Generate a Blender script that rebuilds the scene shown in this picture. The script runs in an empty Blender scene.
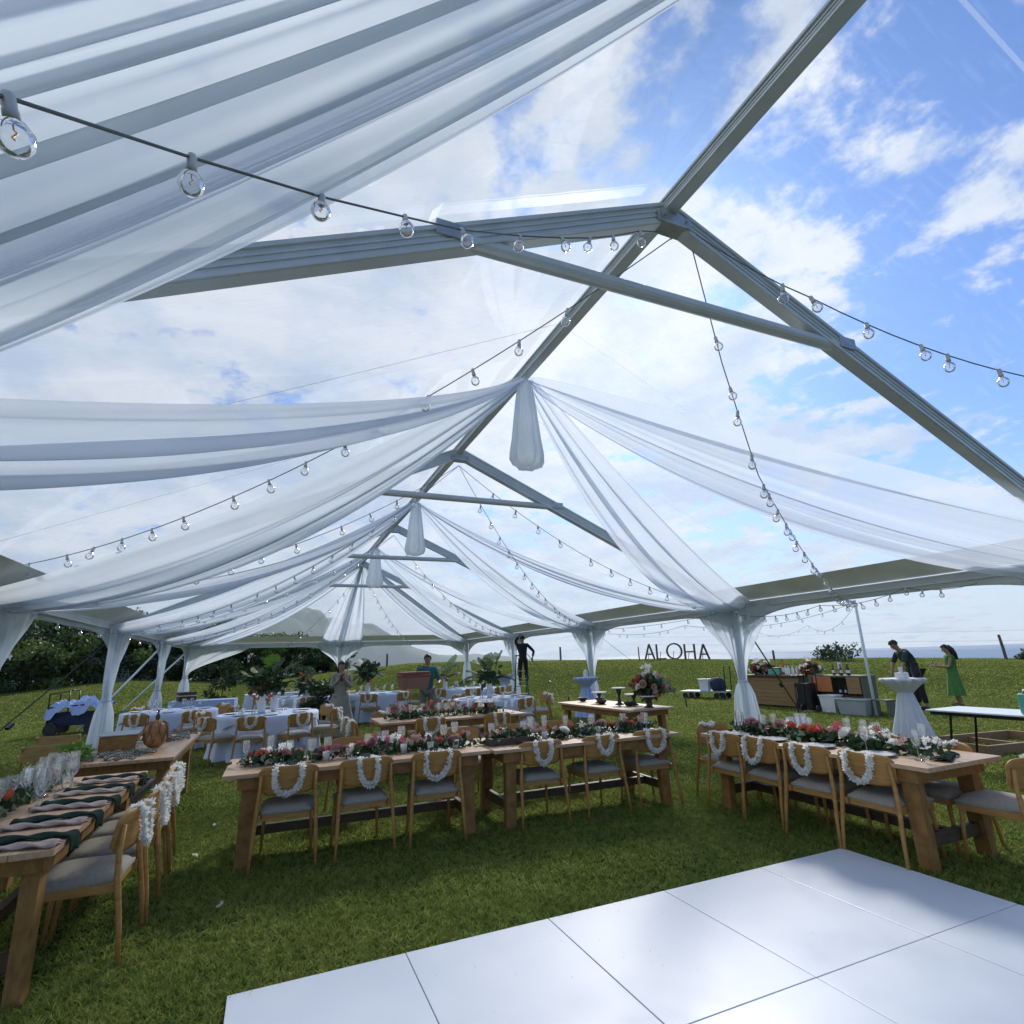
import bpy, bmesh, math, random
import numpy as np
from mathutils import Vector, Matrix
random.seed(7); rng = np.random.default_rng(7)
R = math.radians; PI = math.pi
scn = bpy.context.scene
col = scn.collection
# world axes: x across the tent, y along its ridge, z up; the photographer stands at (0, 0)

# ------------------------------------------------------------------ materials
def newmat(name):
    m = bpy.data.materials.new(name); m.use_nodes = True
    nt = m.node_tree; nt.nodes.clear()
    return m, nt, nt.nodes.new('ShaderNodeOutputMaterial')
def N(nt, t, **k):
    n = nt.nodes.new('ShaderNode' + t)
    for a, b in k.items():
        if a in n.inputs.keys() if isinstance(a, str) else False: n.inputs[a].default_value = b
        else: setattr(n, a, b)
    return n
def mat(name, c, rough=.6, metal=0., var=.12, scale=8., stretch=(1,1,1), bump=0., c2=None, spec=.5, sheen=0., coat=0., trans=0.):
    m, nt, out = newmat(name); L = nt.links
    tc = N(nt, 'TexCoord'); mp = N(nt, 'Mapping'); mp.inputs['Scale'].default_value = stretch
    L.new(tc.outputs['Object'], mp.inputs['Vector'])
    nz = N(nt, 'TexNoise'); nz.inputs['Scale'].default_value = scale; nz.inputs['Detail'].default_value = 5; nz.inputs['Roughness'].default_value = .6
    L.new(mp.outputs[0], nz.inputs['Vector'])
    cr = N(nt, 'ValToRGB'); c = tuple(c)
    if c2 is None: lo = tuple(max(0, v*(1-var*1.6)) for v in c); hi = tuple(min(1, v*(1+var*1.6)) for v in c)
    else: lo, hi = c, tuple(c2)
    cr.color_ramp.elements[0].position = .3; cr.color_ramp.elements[0].color = lo + (1,)
    cr.color_ramp.elements[1].position = .7; cr.color_ramp.elements[1].color = hi + (1,)
    L.new(nz.outputs['Fac'], cr.inputs['Fac'])
    b = N(nt, 'BsdfPrincipled'); L.new(cr.outputs['Color'], b.inputs['Base Color'])
    b.inputs['Roughness'].default_value = rough; b.inputs['Metallic'].default_value = metal
    b.inputs['Specular IOR Level'].default_value = spec; b.inputs['Sheen Weight'].default_value = sheen; b.inputs['Coat Weight'].default_value = coat
    if bump:
        bp = N(nt, 'Bump'); bp.inputs['Strength'].default_value = bump; bp.inputs['Distance'].default_value = .01
        L.new(nz.outputs['Fac'], bp.inputs['Height']); L.new(bp.outputs[0], b.inputs['Normal'])
    if trans:
        tr = N(nt, 'BsdfTranslucent'); L.new(cr.outputs['Color'], tr.inputs['Color'])
        mx = N(nt, 'MixShader'); mx.inputs[0].default_value = trans
        L.new(b.outputs[0], mx.inputs[1]); L.new(tr.outputs[0], mx.inputs[2]); L.new(mx.outputs[0], out.inputs[0])
    else: L.new(b.outputs[0], out.inputs[0])
    return m
def sheer(name, c, op0, op1, trn=.5):
    m, nt, out = newmat(name); L = nt.links
    d = N(nt, 'BsdfDiffuse'); d.inputs['Color'].default_value = c + (1,)
    t = N(nt, 'BsdfTranslucent'); t.inputs['Color'].default_value = c + (1,)
    tp = N(nt, 'BsdfTransparent'); m1 = N(nt, 'MixShader'); m1.inputs[0].default_value = trn
    L.new(d.outputs[0], m1.inputs[1]); L.new(t.outputs[0], m1.inputs[2])
    lw = N(nt, 'LayerWeight'); lw.inputs['Blend'].default_value = .5
    mr = N(nt, 'MapRange'); mr.inputs['To Min'].default_value = op0; mr.inputs['To Max'].default_value = op1
    L.new(lw.outputs['Facing'], mr.inputs['Value'])
    tc = N(nt, 'TexCoord'); nz = N(nt, 'TexNoise'); nz.inputs['Scale'].default_value = 1.6; nz.inputs['Detail'].default_value = 3
    L.new(tc.outputs['Object'], nz.inputs['Vector'])
    ma = N(nt, 'Math', operation='MULTIPLY_ADD'); ma.inputs[1].default_value = .3; L.new(nz.outputs['Fac'], ma.inputs[0])
    sb = N(nt, 'Math', operation='SUBTRACT'); sb.inputs[1].default_value = .15; L.new(mr.outputs[0], sb.inputs[0]); L.new(sb.outputs[0], ma.inputs[2])
    cl = N(nt, 'Clamp'); L.new(ma.outputs[0], cl.inputs[0])
    m2 = N(nt, 'MixShader'); L.new(cl.outputs[0], m2.inputs[0]); L.new(tp.outputs[0], m2.inputs[1]); L.new(m1.outputs[0], m2.inputs[2])
    L.new(m2.outputs[0], out.inputs[0]); return m
def clear(name, tint, gl, rough=.03, milky=0., scratch=0.):
    m, nt, out = newmat(name); L = nt.links
    tp = N(nt, 'BsdfTransparent'); tp.inputs['Color'].default_value = tint + (1,)
    g = N(nt, 'BsdfGlossy'); g.inputs['Roughness'].default_value = rough
    fr = N(nt, 'Fresnel'); fr.inputs['IOR'].default_value = 1.45
    mu = N(nt, 'Math', operation='MULTIPLY'); mu.inputs[1].default_value = gl; L.new(fr.outputs[0], mu.inputs[0])
    mx = N(nt, 'MixShader'); L.new(mu.outputs[0], mx.inputs[0]); L.new(tp.outputs[0], mx.inputs[1]); L.new(g.outputs[0], mx.inputs[2])
    if milky:
        d = N(nt, 'BsdfTranslucent'); d.inputs['Color'].default_value = (.8,.85,.9,1); m2 = N(nt, 'MixShader')
        L.new(mx.outputs[0], m2.inputs[1]); L.new(d.outputs[0], m2.inputs[2])
        if scratch:
            tc = N(nt, 'TexCoord'); mp = N(nt, 'Mapping'); mp.inputs['Scale'].default_value = (1.2, 9, 2); mp.inputs['Rotation'].default_value = (0,0,.7)
            L.new(tc.outputs['Object'], mp.inputs[0]); nz = N(nt, 'TexNoise'); nz.inputs['Scale'].default_value = 2.5; nz.inputs['Detail'].default_value = 8
            L.new(mp.outputs[0], nz.inputs[0]); mr = N(nt, 'MapRange'); mr.inputs['From Min'].default_value = .52; mr.inputs['From Max'].default_value = .8
            mr.inputs['To Min'].default_value = milky; mr.inputs['To Max'].default_value = scratch
            L.new(nz.outputs['Fac'], mr.inputs[0]); L.new(mr.outputs[0], m2.inputs[0])
        else: m2.inputs[0].default_value = milky
        L.new(m2.outputs[0], out.inputs[0])
    else: L.new(mx.outputs[0], out.inputs[0])
    return m
M = {}
M['oak'] = mat('oak_wood', (.34,.17,.048), .5, spec=.3, c2=(.48,.27,.085), scale=6, stretch=(1,1,7), bump=.1)
M['oak2'] = mat('aged_oak', (.33,.20,.06), .5, spec=.3, c2=(.46,.30,.11), scale=6, stretch=(2,2,6), bump=.1)
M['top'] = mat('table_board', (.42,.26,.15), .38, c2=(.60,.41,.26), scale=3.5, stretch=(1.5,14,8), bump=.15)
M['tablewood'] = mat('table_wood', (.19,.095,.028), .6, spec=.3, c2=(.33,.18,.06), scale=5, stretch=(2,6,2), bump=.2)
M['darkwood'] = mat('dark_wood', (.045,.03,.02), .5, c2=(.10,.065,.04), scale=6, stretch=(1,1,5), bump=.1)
M['redwood'] = mat('red_wood', (.16,.05,.03), .45, c2=(.27,.10,.06), scale=6, stretch=(1,5,1), bump=.1)
M['barwood'] = mat('bar_wood', (.20,.12,.05), .6, c2=(.36,.23,.11), scale=4, stretch=(2,1,16), bump=.2)
M['cushion'] = mat('grey_linen', (.27,.25,.21), .95, c2=(.34,.32,.27), scale=40, sheen=.1, bump=.2)
M['alu'] = mat('tent_frame_paint', (.52,.57,.56), .36, .15, c2=(.63,.67,.66), scale=3)
M['alu2'] = mat('bracket_metal', (.42,.45,.45), .35, .6, var=.15)
M['vinyl'] = mat('white_vinyl', (.62,.65,.60), .45, c2=(.74,.77,.72), scale=1.5, bump=.05, trans=.24)
M['valance'] = mat('valance_vinyl', (.66,.72,.72), .5, c2=(.8,.85,.86), scale=1.2, trans=.3)
M['roof'] = clear('clear_roof_vinyl', (.965,.975,.985), .16, .05, milky=.008, scratch=.10)
M['seam'] = clear('weld_seam_vinyl', (.88,.90,.92), .3, .1, milky=.22)
M['sheer'] = sheer('sheer_drape', (.77,.83,.91), .72, 1.0, .62)
M['sheer2'] = sheer('sheer_drape_dense', (.76,.825,.885), .82, 1.0, .58)
M['sheer3'] = sheer('sheer_drape_thin', (.78,.84,.92), .62, .98, .62)
M['glass'] = clear('clear_glass', (.95,.97,.97), 1.6, .02, milky=.10)
M['bulb'] = clear('bulb_glass', (.97,.98,.985), 1.1, .02, milky=.07)
M['cable'] = mat('cable_rubber', (.10,.11,.11), .5)
M['socket'] = mat('socket_plastic', (.50,.53,.53), .5)
M['fil'] = mat('filament_metal', (.7,.3,.12), .3, .8)
M['cloth'] = mat('pale_tablecloth', (.52,.60,.74), .85, c2=(.60,.67,.79), scale=2, sheen=.2)
M['cloth2'] = mat('blue_tablecloth', (.38,.48,.76), .85, c2=(.46,.56,.82), scale=2, sheen=.2)
M['cloth3'] = mat('overlay_tablecloth', (.50,.60,.78), .85, c2=(.58,.67,.83), scale=2)
M['whitecloth'] = mat('white_cloth', (.70,.76,.86), .85, c2=(.78,.83,.91), scale=2, sheen=.2, trans=.15)
M['petal'] = mat('white_petal', (.84,.85,.80), .7, c2=(.93,.93,.90), scale=30, trans=.42)
M['pink'] = mat('pink_petal', (.55,.08,.12), .6, c2=(.70,.20,.22), scale=20, trans=.2)
M['coral'] = mat('coral_petal', (.55,.10,.05), .6, c2=(.70,.22,.12), scale=20, trans=.2)
M['blush'] = mat('blush_petal', (.50,.29,.24), .7, c2=(.66,.46,.38), scale=20, trans=.2)
M['mauve'] = mat('mauve_petal', (.34,.13,.17), .7, c2=(.5,.24,.27), scale=20, trans=.15)
M['leaf'] = mat('dark_leaf', (.018,.045,.016), .55, c2=(.045,.095,.03), scale=12, trans=.25)
M['leafg'] = mat('grey_leaf', (.12,.17,.12), .6, c2=(.25,.31,.24), scale=12, trans=.2)
M['leafl'] = mat('bright_leaf', (.06,.15,.02), .45, c2=(.15,.27,.05), scale=5, trans=.35)
M['treeleaf'] = mat('tree_leaf', (.022,.045,.016), .55, c2=(.07,.13,.035), scale=.9, trans=.3)
M['treeleaf2'] = mat('light_tree_leaf', (.05,.10,.02), .55, c2=(.19,.27,.06), scale=.9, trans=.3)
M['bark'] = mat('bark', (.06,.045,.035), .9, c2=(.13,.10,.08), scale=6, stretch=(3,3,1), bump=.5)
M['napkin'] = mat('dark_green_napkin', (.008,.022,.018), .95, c2=(.02,.042,.034), scale=20, spec=.1)
M['napkin2'] = mat('rose_napkin', (.30,.235,.205), .9, c2=(.42,.34,.30), scale=20)
M['plate'] = mat('white_plate', (.72,.74,.75), .2, var=.03)
M['paper'] = mat('white_card', (.74,.75,.75), .8, var=.04)
M['black'] = mat('black_plastic', (.016,.016,.018), .4, var=.3)
M['blackm'] = mat('black_metal', (.02,.021,.022), .35, .5, var=.3)
M['greym'] = mat('grey_metal', (.35,.36,.37), .35, .6, var=.1)
M['white'] = mat('white_plastic', (.74,.77,.80), .35, var=.03)
M['grey'] = mat('grey_plastic', (.36,.40,.43), .4, var=.06)
M['navy'] = mat('navy_fabric', (.02,.03,.07), .8, var=.2)
M['teal'] = mat('teal_plastic', (.12,.42,.34), .4, var=.06)
M['gourd'] = mat('calabash_shell', (.25,.10,.035), .4, c2=(.45,.22,.08), scale=9, bump=.2)
M['stone'] = mat('river_pebble', (.07,.075,.07), .7, c2=(.32,.33,.29), scale=14)
M['strap'] = mat('brown_strap', (.16,.11,.07), 1., spec=.05, var=.2)
M['skin'] = mat('warm_skin', (.30,.155,.095), .5, c2=(.37,.20,.125), scale=10)
M['hair'] = mat('black_hair', (.010,.008,.008), .5, var=.4, scale=60, stretch=(1,1,.2))
M['shirt_teal'] = mat('teal_shirt', (.015,.10,.10), .85, c2=(.03,.16,.15), scale=30)
M['shirt_pat'] = mat('patterned_shirt', (.006,.016,.020), .9, c2=(.035,.075,.07), scale=26)
M['green_dress'] = mat('green_dress', (.04,.15,.03), .85, c2=(.09,.25,.07), scale=14)
M['greyfab'] = mat('grey_trousers', (.20,.19,.17), .9, var=.1, scale=12)
M['taupe'] = mat('taupe_linen', (.22,.215,.17), .9, c2=(.30,.29,.235), scale=9)
M['blackfab'] = mat('black_clothing', (.014,.014,.016), .9, var=.2)
M['ladderg'] = mat('green_fibreglass', (.015,.11,.07), .4, var=.1)
M['crate'] = mat('orange_panel', (.42,.14,.04), .6, c2=(.55,.20,.07), scale=4, stretch=(1,1,6))
M['olive'] = mat('olive_panel', (.11,.115,.075), .6, c2=(.16,.165,.11), scale=3)
M['drink'] = mat('dark_bottle', (.015,.02,.05), .15, var=.2)
M['fence'] = mat('weathered_post', (.10,.09,.08), .9, c2=(.18,.16,.14), scale=5, stretch=(1,1,.2), bump=.3)
M['shed'] = mat('shed_wall', (.38,.41,.42), .8, var=.06)
M['shedroof'] = mat('shed_roof', (.14,.15,.16), .6, var=.1)
M['coconut'] = mat('coconut_husk', (.10,.055,.03), .9, c2=(.20,.12,.07), scale=18, bump=.6)
M['wicker'] = mat('woven_wicker', (.22,.11,.07), .7, c2=(.36,.19,.13), scale=18, stretch=(1,1,3), bump=.5)
# dance floor: glossy laminate with faint scuffs
def floor_mat():
    m, nt, out = newmat('dance_floor_laminate'); L = nt.links
    tc = N(nt, 'TexCoord'); nz = N(nt, 'TexNoise'); nz.inputs['Scale'].default_value = 2.2; nz.inputs['Detail'].default_value = 7
    L.new(tc.outputs['Object'], nz.inputs[0]); b = N(nt, 'BsdfPrincipled')
    cr = N(nt, 'ValToRGB'); cr.color_ramp.elements[0].color = (.56,.61,.68,1); cr.color_ramp.elements[1].color = (.64,.68,.74,1)
    L.new(nz.outputs['Fac'], cr.inputs[0]); L.new(cr.outputs[0], b.inputs['Base Color'])
    mr = N(nt, 'MapRange'); mr.inputs['To Min'].default_value = .22; mr.inputs['To Max'].default_value = .5
    L.new(nz.outputs['Fac'], mr.inputs[0]); L.new(mr.outputs[0], b.inputs['Roughness'])
    mp = N(nt, 'Mapping'); mp.inputs['Scale'].default_value = (14, 2.5, 1); mp.inputs['Rotation'].default_value = (0,0,.6); L.new(tc.outputs['Object'], mp.inputs[0])
    n4 = N(nt, 'TexNoise'); n4.inputs['Scale'].default_value = 2.4; n4.inputs['Detail'].default_value = 8; n4.inputs['Roughness'].default_value = .7; L.new(mp.outputs[0], n4.inputs[0])
    sr = N(nt, 'MapRange'); sr.inputs['From Min'].default_value = .64; sr.inputs['From Max'].default_value = .74; sr.inputs['To Max'].default_value = .38; L.new(n4.outputs['Fac'], sr.inputs[0])
    sm = N(nt, 'MixRGB'); L.new(sr.outputs[0], sm.inputs[0]); L.new(cr.outputs[0], sm.inputs[1]); sm.inputs[2].default_value = (.30,.31,.30,1); L.new(sm.outputs[0], b.inputs['Base Color'])
    n2 = N(nt, 'TexNoise'); n2.inputs['Scale'].default_value = 220; L.new(tc.outputs['Object'], n2.inputs[0])
    bp = N(nt, 'Bump'); bp.inputs['Strength'].default_value = .08; bp.inputs['Distance'].default_value = .002
    L.new(n2.outputs['Fac'], bp.inputs['Height']); L.new(bp.outputs[0], b.inputs['Normal'])
    L.new(b.outputs[0], out.inputs[0]); return m
M['dance'] = floor_mat()
def lawn_mat(name, bright=1., trn=.0):
    m, nt, out = newmat(name); L = nt.links
    g = N(nt, 'NewGeometry'); b = N(nt, 'BsdfPrincipled')
    def noise(s, d=6):
        n = N(nt, 'TexNoise'); n.inputs['Scale'].default_value = s; n.inputs['Detail'].default_value = d; L.new(g.outputs['Position'], n.inputs[0]); return n
    n1, n2, n3 = noise(.35, 4), noise(2.2), noise(16., 5)
    def ramp(n, a, c, p=.35, q=.65):
        r = N(nt, 'ValToRGB'); r.color_ramp.elements[0].position = p; r.color_ramp.elements[1].position = q
        r.color_ramp.elements[0].color = tuple(v*bright for v in a) + (1,); r.color_ramp.elements[1].color = tuple(v*bright for v in c) + (1,); L.new(n.outputs['Fac'], r.inputs[0]); return r
    r1 = ramp(n1, (.06,.115,.020), (.16,.178,.042)); r2 = ramp(n2, (.045,.09,.018), (.175,.19,.05))
    r3 = ramp(n3, (.03,.055,.012), (.21,.215,.07), .32, .68)
    a = N(nt, 'MixRGB'); a.inputs[0].default_value = .5; L.new(r1.outputs[0], a.inputs[1]); L.new(r2.outputs[0], a.inputs[2])
    c = N(nt, 'MixRGB'); c.inputs[0].default_value = .5; L.new(a.outputs[0], c.inputs[1]); L.new(r3.outputs[0], c.inputs[2])
    L.new(c.outputs[0], b.inputs['Base Color']); b.inputs['Roughness'].default_value = 1.; b.inputs['Specular IOR Level'].default_value = .0
    bp = N(nt, 'Bump'); bp.inputs['Strength'].default_value = .6; bp.inputs['Distance'].default_value = .03
    L.new(n3.outputs['Fac'], bp.inputs['Height']); L.new(bp.outputs[0], b.inputs['Normal'])
    tr = N(nt, 'BsdfTranslucent'); L.new(c.outputs[0], tr.inputs[0]); mx = N(nt, 'MixShader'); mx.inputs[0].default_value = trn
    L.new(b.outputs[0], mx.inputs[1]); L.new(tr.outputs[0], mx.inputs[2]); L.new(mx.outputs[0], out.inputs[0]); return m
M['lawn'] = lawn_mat('lawn', .6); M['blade'] = lawn_mat('grass_blades', 2.1, .48)

# ------------------------------------------------------------------ helpers
class MB:
    def __init__(s): s.v = []; s.f = []
    def add(s, vs, fs):
        n = len(s.v); s.v += [tuple(p) for p in vs]; s.f += [tuple(i+n for i in f) for f in fs]; return s
    def box(s, c, d, rz=0, m=None):
        x, y, z = (q/2 for q in d)
        vs = [Vector((a*x, b*y, e*z)) for a in (-1,1) for b in (-1,1) for e in (-1,1)]
        T = m if m is not None else Matrix.Rotation(rz, 3, 'Z')
        vs = [T @ v + Vector(c) for v in vs]
        return s.add(vs, [(0,1,3,2),(4,6,7,5),(0,4,5,1),(2,3,7,6),(0,2,6,4),(1,5,7,3)])
    def beam(s, a, b, w, h, w2=None, h2=None, up=(0,0,1)):
        a = Vector(a); b = Vector(b); d = (b-a).normalized(); up = Vector(up)
        if abs(d.dot(up)) > .98: up = Vector((0,1,0))
        x = d.cross(up).normalized(); y = x.cross(d); w2 = w2 or w; h2 = h2 or h
        vs = [a+x*i*w/2+y*j*h/2 for i, j in ((-1,-1),(1,-1),(1,1),(-1,1))] + [b+x*i*w2/2+y*j*h2/2 for i, j in ((-1,-1),(1,-1),(1,1),(-1,1))]
        return s.add(vs, [(3,2,1,0),(4,5,6,7),(0,1,5,4),(1,2,6,5),(2,3,7,6),(3,0,4,7)])
    def tube(s, pts, r, n=8, caps=True):
        pts = [Vector(p) for p in pts]; k = len(pts)
        rs = list(r) if hasattr(r, '__len__') else [r]*k
        d0 = (pts[1]-pts[0]).normalized(); x = d0.orthogonal().normalized(); vs = []
        for i, p in enumerate(pts):
            d = (pts[min(i+1,k-1)]-pts[max(i-1,0)]).normalized(); x = (x - d*x.dot(d)).normalized(); y = d.cross(x)
            vs += [p + (x*math.cos(2*PI*j/n)+y*math.sin(2*PI*j/n))*rs[i] for j in range(n)]
        fs = [(i*n+j, i*n+(j+1)%n, (i+1)*n+(j+1)%n, (i+1)*n+j) for i in range(k-1) for j in range(n)]
        if caps: fs += [tuple(range(n))[::-1], tuple((k-1)*n+j for j in range(n))]
        return s.add(vs, fs)
    def lathe(s, prof, n=20, c=(0,0,0), fn=None):
        vs = []
        for i, (r, z) in enumerate(prof):
            for j in range(n):
                a = 2*PI*j/n; q = r*(fn(a, i) if fn else 1)
                vs.append((c[0]+q*math.cos(a), c[1]+q*math.sin(a), c[2]+z))
        k = len(prof)
        return s.add(vs, [(i*n+j, i*n+(j+1)%n, (i+1)*n+(j+1)%n, (i+1)*n+j) for i in range(k-1) for j in range(n)])
    def grid(s, fn, nu, nv):
        vs = [fn(i/nu, j/nv) for i in range(nu+1) for j in range(nv+1)]; w = nv+1
        return s.add(vs, [(i*w+j, (i+1)*w+j, (i+1)*w+j+1, i*w+j+1) for i in range(nu) for j in range(nv)])
    def ball(s, c, r, n=10, sq=(1,1,1)):
        vs = []; k = max(5, n//2+1)
        for i in range(k+1):
            t = PI*i/k
            for j in range(n): vs.append((c[0]+r*sq[0]*math.sin(t)*math.cos(2*PI*j/n), c[1]+r*sq[1]*math.sin(t)*math.sin(2*PI*j/n), c[2]+r*sq[2]*math.cos(t)))
        return s.add(vs, [(i*n+j, (i+1)*n+j, (i+1)*n+(j+1)%n, i*n+(j+1)%n) for i in range(k) for j in range(n)])
    def build(s, name, m, parent=None, smooth=False, bevel=0, seg=2, solid=0):
        me = bpy.data.meshes.new(name); me.from_pydata(s.v, [], s.f); me.update()
        if bevel:
            bm = bmesh.new(); bm.from_mesh(me)
            bmesh.ops.bevel(bm, geom=bm.edges[:], offset=bevel, segments=seg, profile=.6, affect='EDGES', clamp_overlap=True)
            bm.to_mesh(me); bm.free()
        if smooth: me.shade_smooth()
        me.materials.append(m if not isinstance(m, str) else M[m])
        o = bpy.data.objects.new(name, me); col.objects.link(o)
        if solid:
            sm = o.modifiers.new('thickness', 'SOLIDIFY'); sm.thickness = solid; sm.offset = 0
        if parent is not None: o.parent = parent
        return o
def tag(o, label=None, cat=None, group=None, kind=None):
    if label: o['label'] = label
    if cat: o['category'] = cat
    if group: o['group'] = group
    if kind: o['kind'] = kind
    return o
def empty(name, loc=(0,0,0), rz=0, label=None, cat=None, group=None):
    o = bpy.data.objects.new(name, None); col.objects.link(o); o.location = loc; o.rotation_euler = (0,0,rz); o.empty_display_size = .1
    return tag(o, label, cat, group)
def copy_tree(o, parent=None):
    c = o.copy(); col.objects.link(c); c.parent = parent
    for ch in list(o.children): copy_tree(ch, c)
    return c
used = set()
def place(proto, loc, rz, label, group=None, scale=None):
    o = proto if proto.name not in used else copy_tree(proto)
    used.add(proto.name); o.location = loc; o.rotation_euler = (0,0,rz); o['label'] = label
    if group: o['group'] = group
    if scale: o.scale = scale if hasattr(scale, '__len__') else (scale,)*3
    return o
def lerp(a, b, t): return a + (b-a)*t
def sstep(t): t = max(0, min(1, t)); return t*t*(3-2*t)

# ------------------------------------------------------------------ terrain
AZ = [-1.6,-.9,-.32,-.19,-.044,.092,.224,.487,.82,1.12,1.5]
ZC = [.6,.7,.83,1.08,.74,1.14,1.52,1.47,1.12,.86,.8]
def crest(az): return float(np.interp(az, AZ, ZC))
def hz(x, y):
    r = math.hypot(x, y); az = math.atan2(x, y)
    if abs(az) > 2.2: return 0.
    back = 1-sstep((abs(az)-1.6)/.6)
    z = crest(az)*sstep((r-23)/15)*back
    z += .05*back*sstep((r-22)/8)*math.sin(x*.37+1)*math.sin(y*.31)
    edge = 52 if az < .1 else 41
    if r > edge: z -= (r-edge)**1.25*.35
    return max(z, -50.)
def terrain():
    mb = MB(); rs = [0,2,4,6,8,10,12,14,16,18,20,22] + [23+i*.9 for i in range(24)] + [46,48,50,53,56,60,66,74,84,100,120,150,190]
    na = 220
    for r in rs:
        for j in range(na):
            a = 2*PI*j/na; x = r*math.sin(a); y = r*math.cos(a); mb.v.append((x, y, hz(x, y)))
    for i in range(len(rs)-1):
        for j in range(na): mb.f.append((i*na+j, i*na+(j+1)%na, (i+1)*na+(j+1)%na, (i+1)*na+j))
    # behind the photographer the lawn simply carries on
    return tag(mb.build('lawn', 'lawn', smooth=True), 'sunlit mown green lawn rising to a grassy crest', 'lawn', kind='structure')
terrain()
def sea():
    m, nt, out = newmat('sea_water'); L = nt.links
    b = N(nt, 'BsdfPrincipled'); b.inputs['Base Color'].default_value = (.02,.09,.20,1); b.inputs['Roughness'].default_value = .35; b.inputs['Specular IOR Level'].default_value = .25
    g = N(nt, 'NewGeometry'); nz = N(nt, 'TexNoise'); nz.inputs['Scale'].default_value = .03; nz.inputs['Detail'].default_value = 8
    L.new(g.outputs['Position'], nz.inputs[0]); bp = N(nt, 'Bump'); bp.inputs['Strength'].default_value = .8; bp.inputs['Distance'].default_value = 4
    L.new(nz.outputs['Fac'], bp.inputs['Height']); L.new(bp.outputs[0], b.inputs['Normal']); L.new(b.outputs[0], out.inputs[0])
    mb = MB(); n = 64; rr = [60, 400, 3000, 26000]
    mb.v = [(r*math.cos(2*PI*j/n), r*math.sin(2*PI*j/n), -45) for r in rr for j in range(n)]
    mb.f = [(i*n+j, i*n+(j+1)%n, (i+1)*n+(j+1)%n, (i+1)*n+j) for i in range(3) for j in range(n)]
    tag(mb.build('sea', m), 'blue sea reaching the horizon', 'sea', kind='structure')
sea()
def mountains():
    hm = mat('headland_forest', (.03,.06,.025), .9, c2=(.07,.11,.045), scale=.003)
    def ridge(u):   # silhouette in metres at 3000 m
        xs = [-3200,-1500,-339,110,330,560,740,900,1210,1600,1900]; zs = [200,240,225,250,262,205,80,18,6,-30,-46]
        return float(np.interp(u, xs, zs))
    def f(a, b):
        x = lerp(-3200, 1900, a); prof = math.sin(PI*b)**.8
        h = ridge(x)+46
        n = .12*math.sin(x*.011)+.07*math.sin(x*.031+b*5)+.05*math.sin(x*.07+2+b*9)
        return (2.3*(x + 60*math.sin(b*7+x*.002)), 6600+b*2600+250*math.sin(x*.004), -46 + 2.3*h*prof*(1+n*(.3+.7*abs(math.sin(b*8+x*.008)))))
    mb = MB(); mb.grid(f, 170, 26)
    tag(mb.build('headland_hills', hm, smooth=True), 'dark green mountains across the bay', 'hills', kind='structure')
mountains()

# grass blades: one dense sheet of short blades near the camera, thinner farther out
def grass():
    def zone(n, r0, r1, a0, a1, h, w):
        r = np.sqrt(rng.uniform(r0*r0, r1*r1, n)); a = rng.uniform(a0, a1, n)
        return np.stack([r*np.sin(a), r*np.cos(a)], 1), rng.uniform(.6, 1.25, n)*h, np.full(n, w)*rng.uniform(.7, 1.3, n)
    Z = [zone(230000, 1.6, 4.5, -.75, 1.5, .042, .0062), zone(230000, 4.5, 8, -.6, 1.35, .042, .009), zone(150000, 8, 14, -.5, 1.3, .042, .011), zone(90000, 14, 23, -.45, 1.25, .04, .018), zone(150000, 23, 41, -.5, 1.25, .05, .03)]
    P = np.concatenate([z[0] for z in Z]); H = np.concatenate([z[1] for z in Z]); W = np.concatenate([z[2] for z in Z])
    patch = .5+.5*np.sin(P[:,0]*2.3+np.sin(P[:,1]*1.7)*1.5)*np.sin(P[:,1]*2.9+np.sin(P[:,0]*3.1))
    fine = np.sin(P[:,0]*31+2*np.sin(P[:,1]*17))*np.sin(P[:,1]*27+2*np.sin(P[:,0]*21)); H = H*(.75+.4*patch+.35*fine)
    keep = ~((P[:,0] > -.1) & (P[:,0] < 4.53) & (P[:,1] < 3.66)); P, H, W = P[keep], H[keep], W[keep]; n = len(P)
    a = rng.uniform(0, 2*PI, n); lean = rng.uniform(.2, 1.7, n)*H; H = H*rng.uniform(.45, 1., n); la = rng.uniform(0, 2*PI, n)
    V = np.zeros((n, 3, 3)); V[:,0,0] = P[:,0]-np.cos(a)*W; V[:,0,1] = P[:,1]-np.sin(a)*W
    V[:,1,0] = P[:,0]+np.cos(a)*W; V[:,1,1] = P[:,1]+np.sin(a)*W; V[:,:2,2] = -.004
    V[:,2,0] = P[:,0]+np.cos(la)*lean; V[:,2,1] = P[:,1]+np.sin(la)*lean; V[:,2,2] = H
    far = np.where(P[:,0]**2+P[:,1]**2 > 21.5**2)[0]; zf = np.array([hz(float(P[k,0]), float(P[k,1])) for k in far]); V[far,:,2] += zf[:,None]
    me = bpy.data.meshes.new('grass'); me.vertices.add(n*3); me.vertices.foreach_set('co', V.astype(np.float32).ravel())
    me.loops.add(n*3); me.loops.foreach_set('vertex_index', np.arange(n*3, dtype=np.int32))
    me.polygons.add(n); me.polygons.foreach_set('loop_start', np.arange(0, n*3, 3, dtype=np.int32))
    me.update(); me.validate(); me.materials.append(M['blade'])
    o = bpy.data.objects.new('grass', me); col.objects.link(o)
    tag(o, 'short green grass blades of the lawn', 'grass', kind='stuff')
grass()

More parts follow.
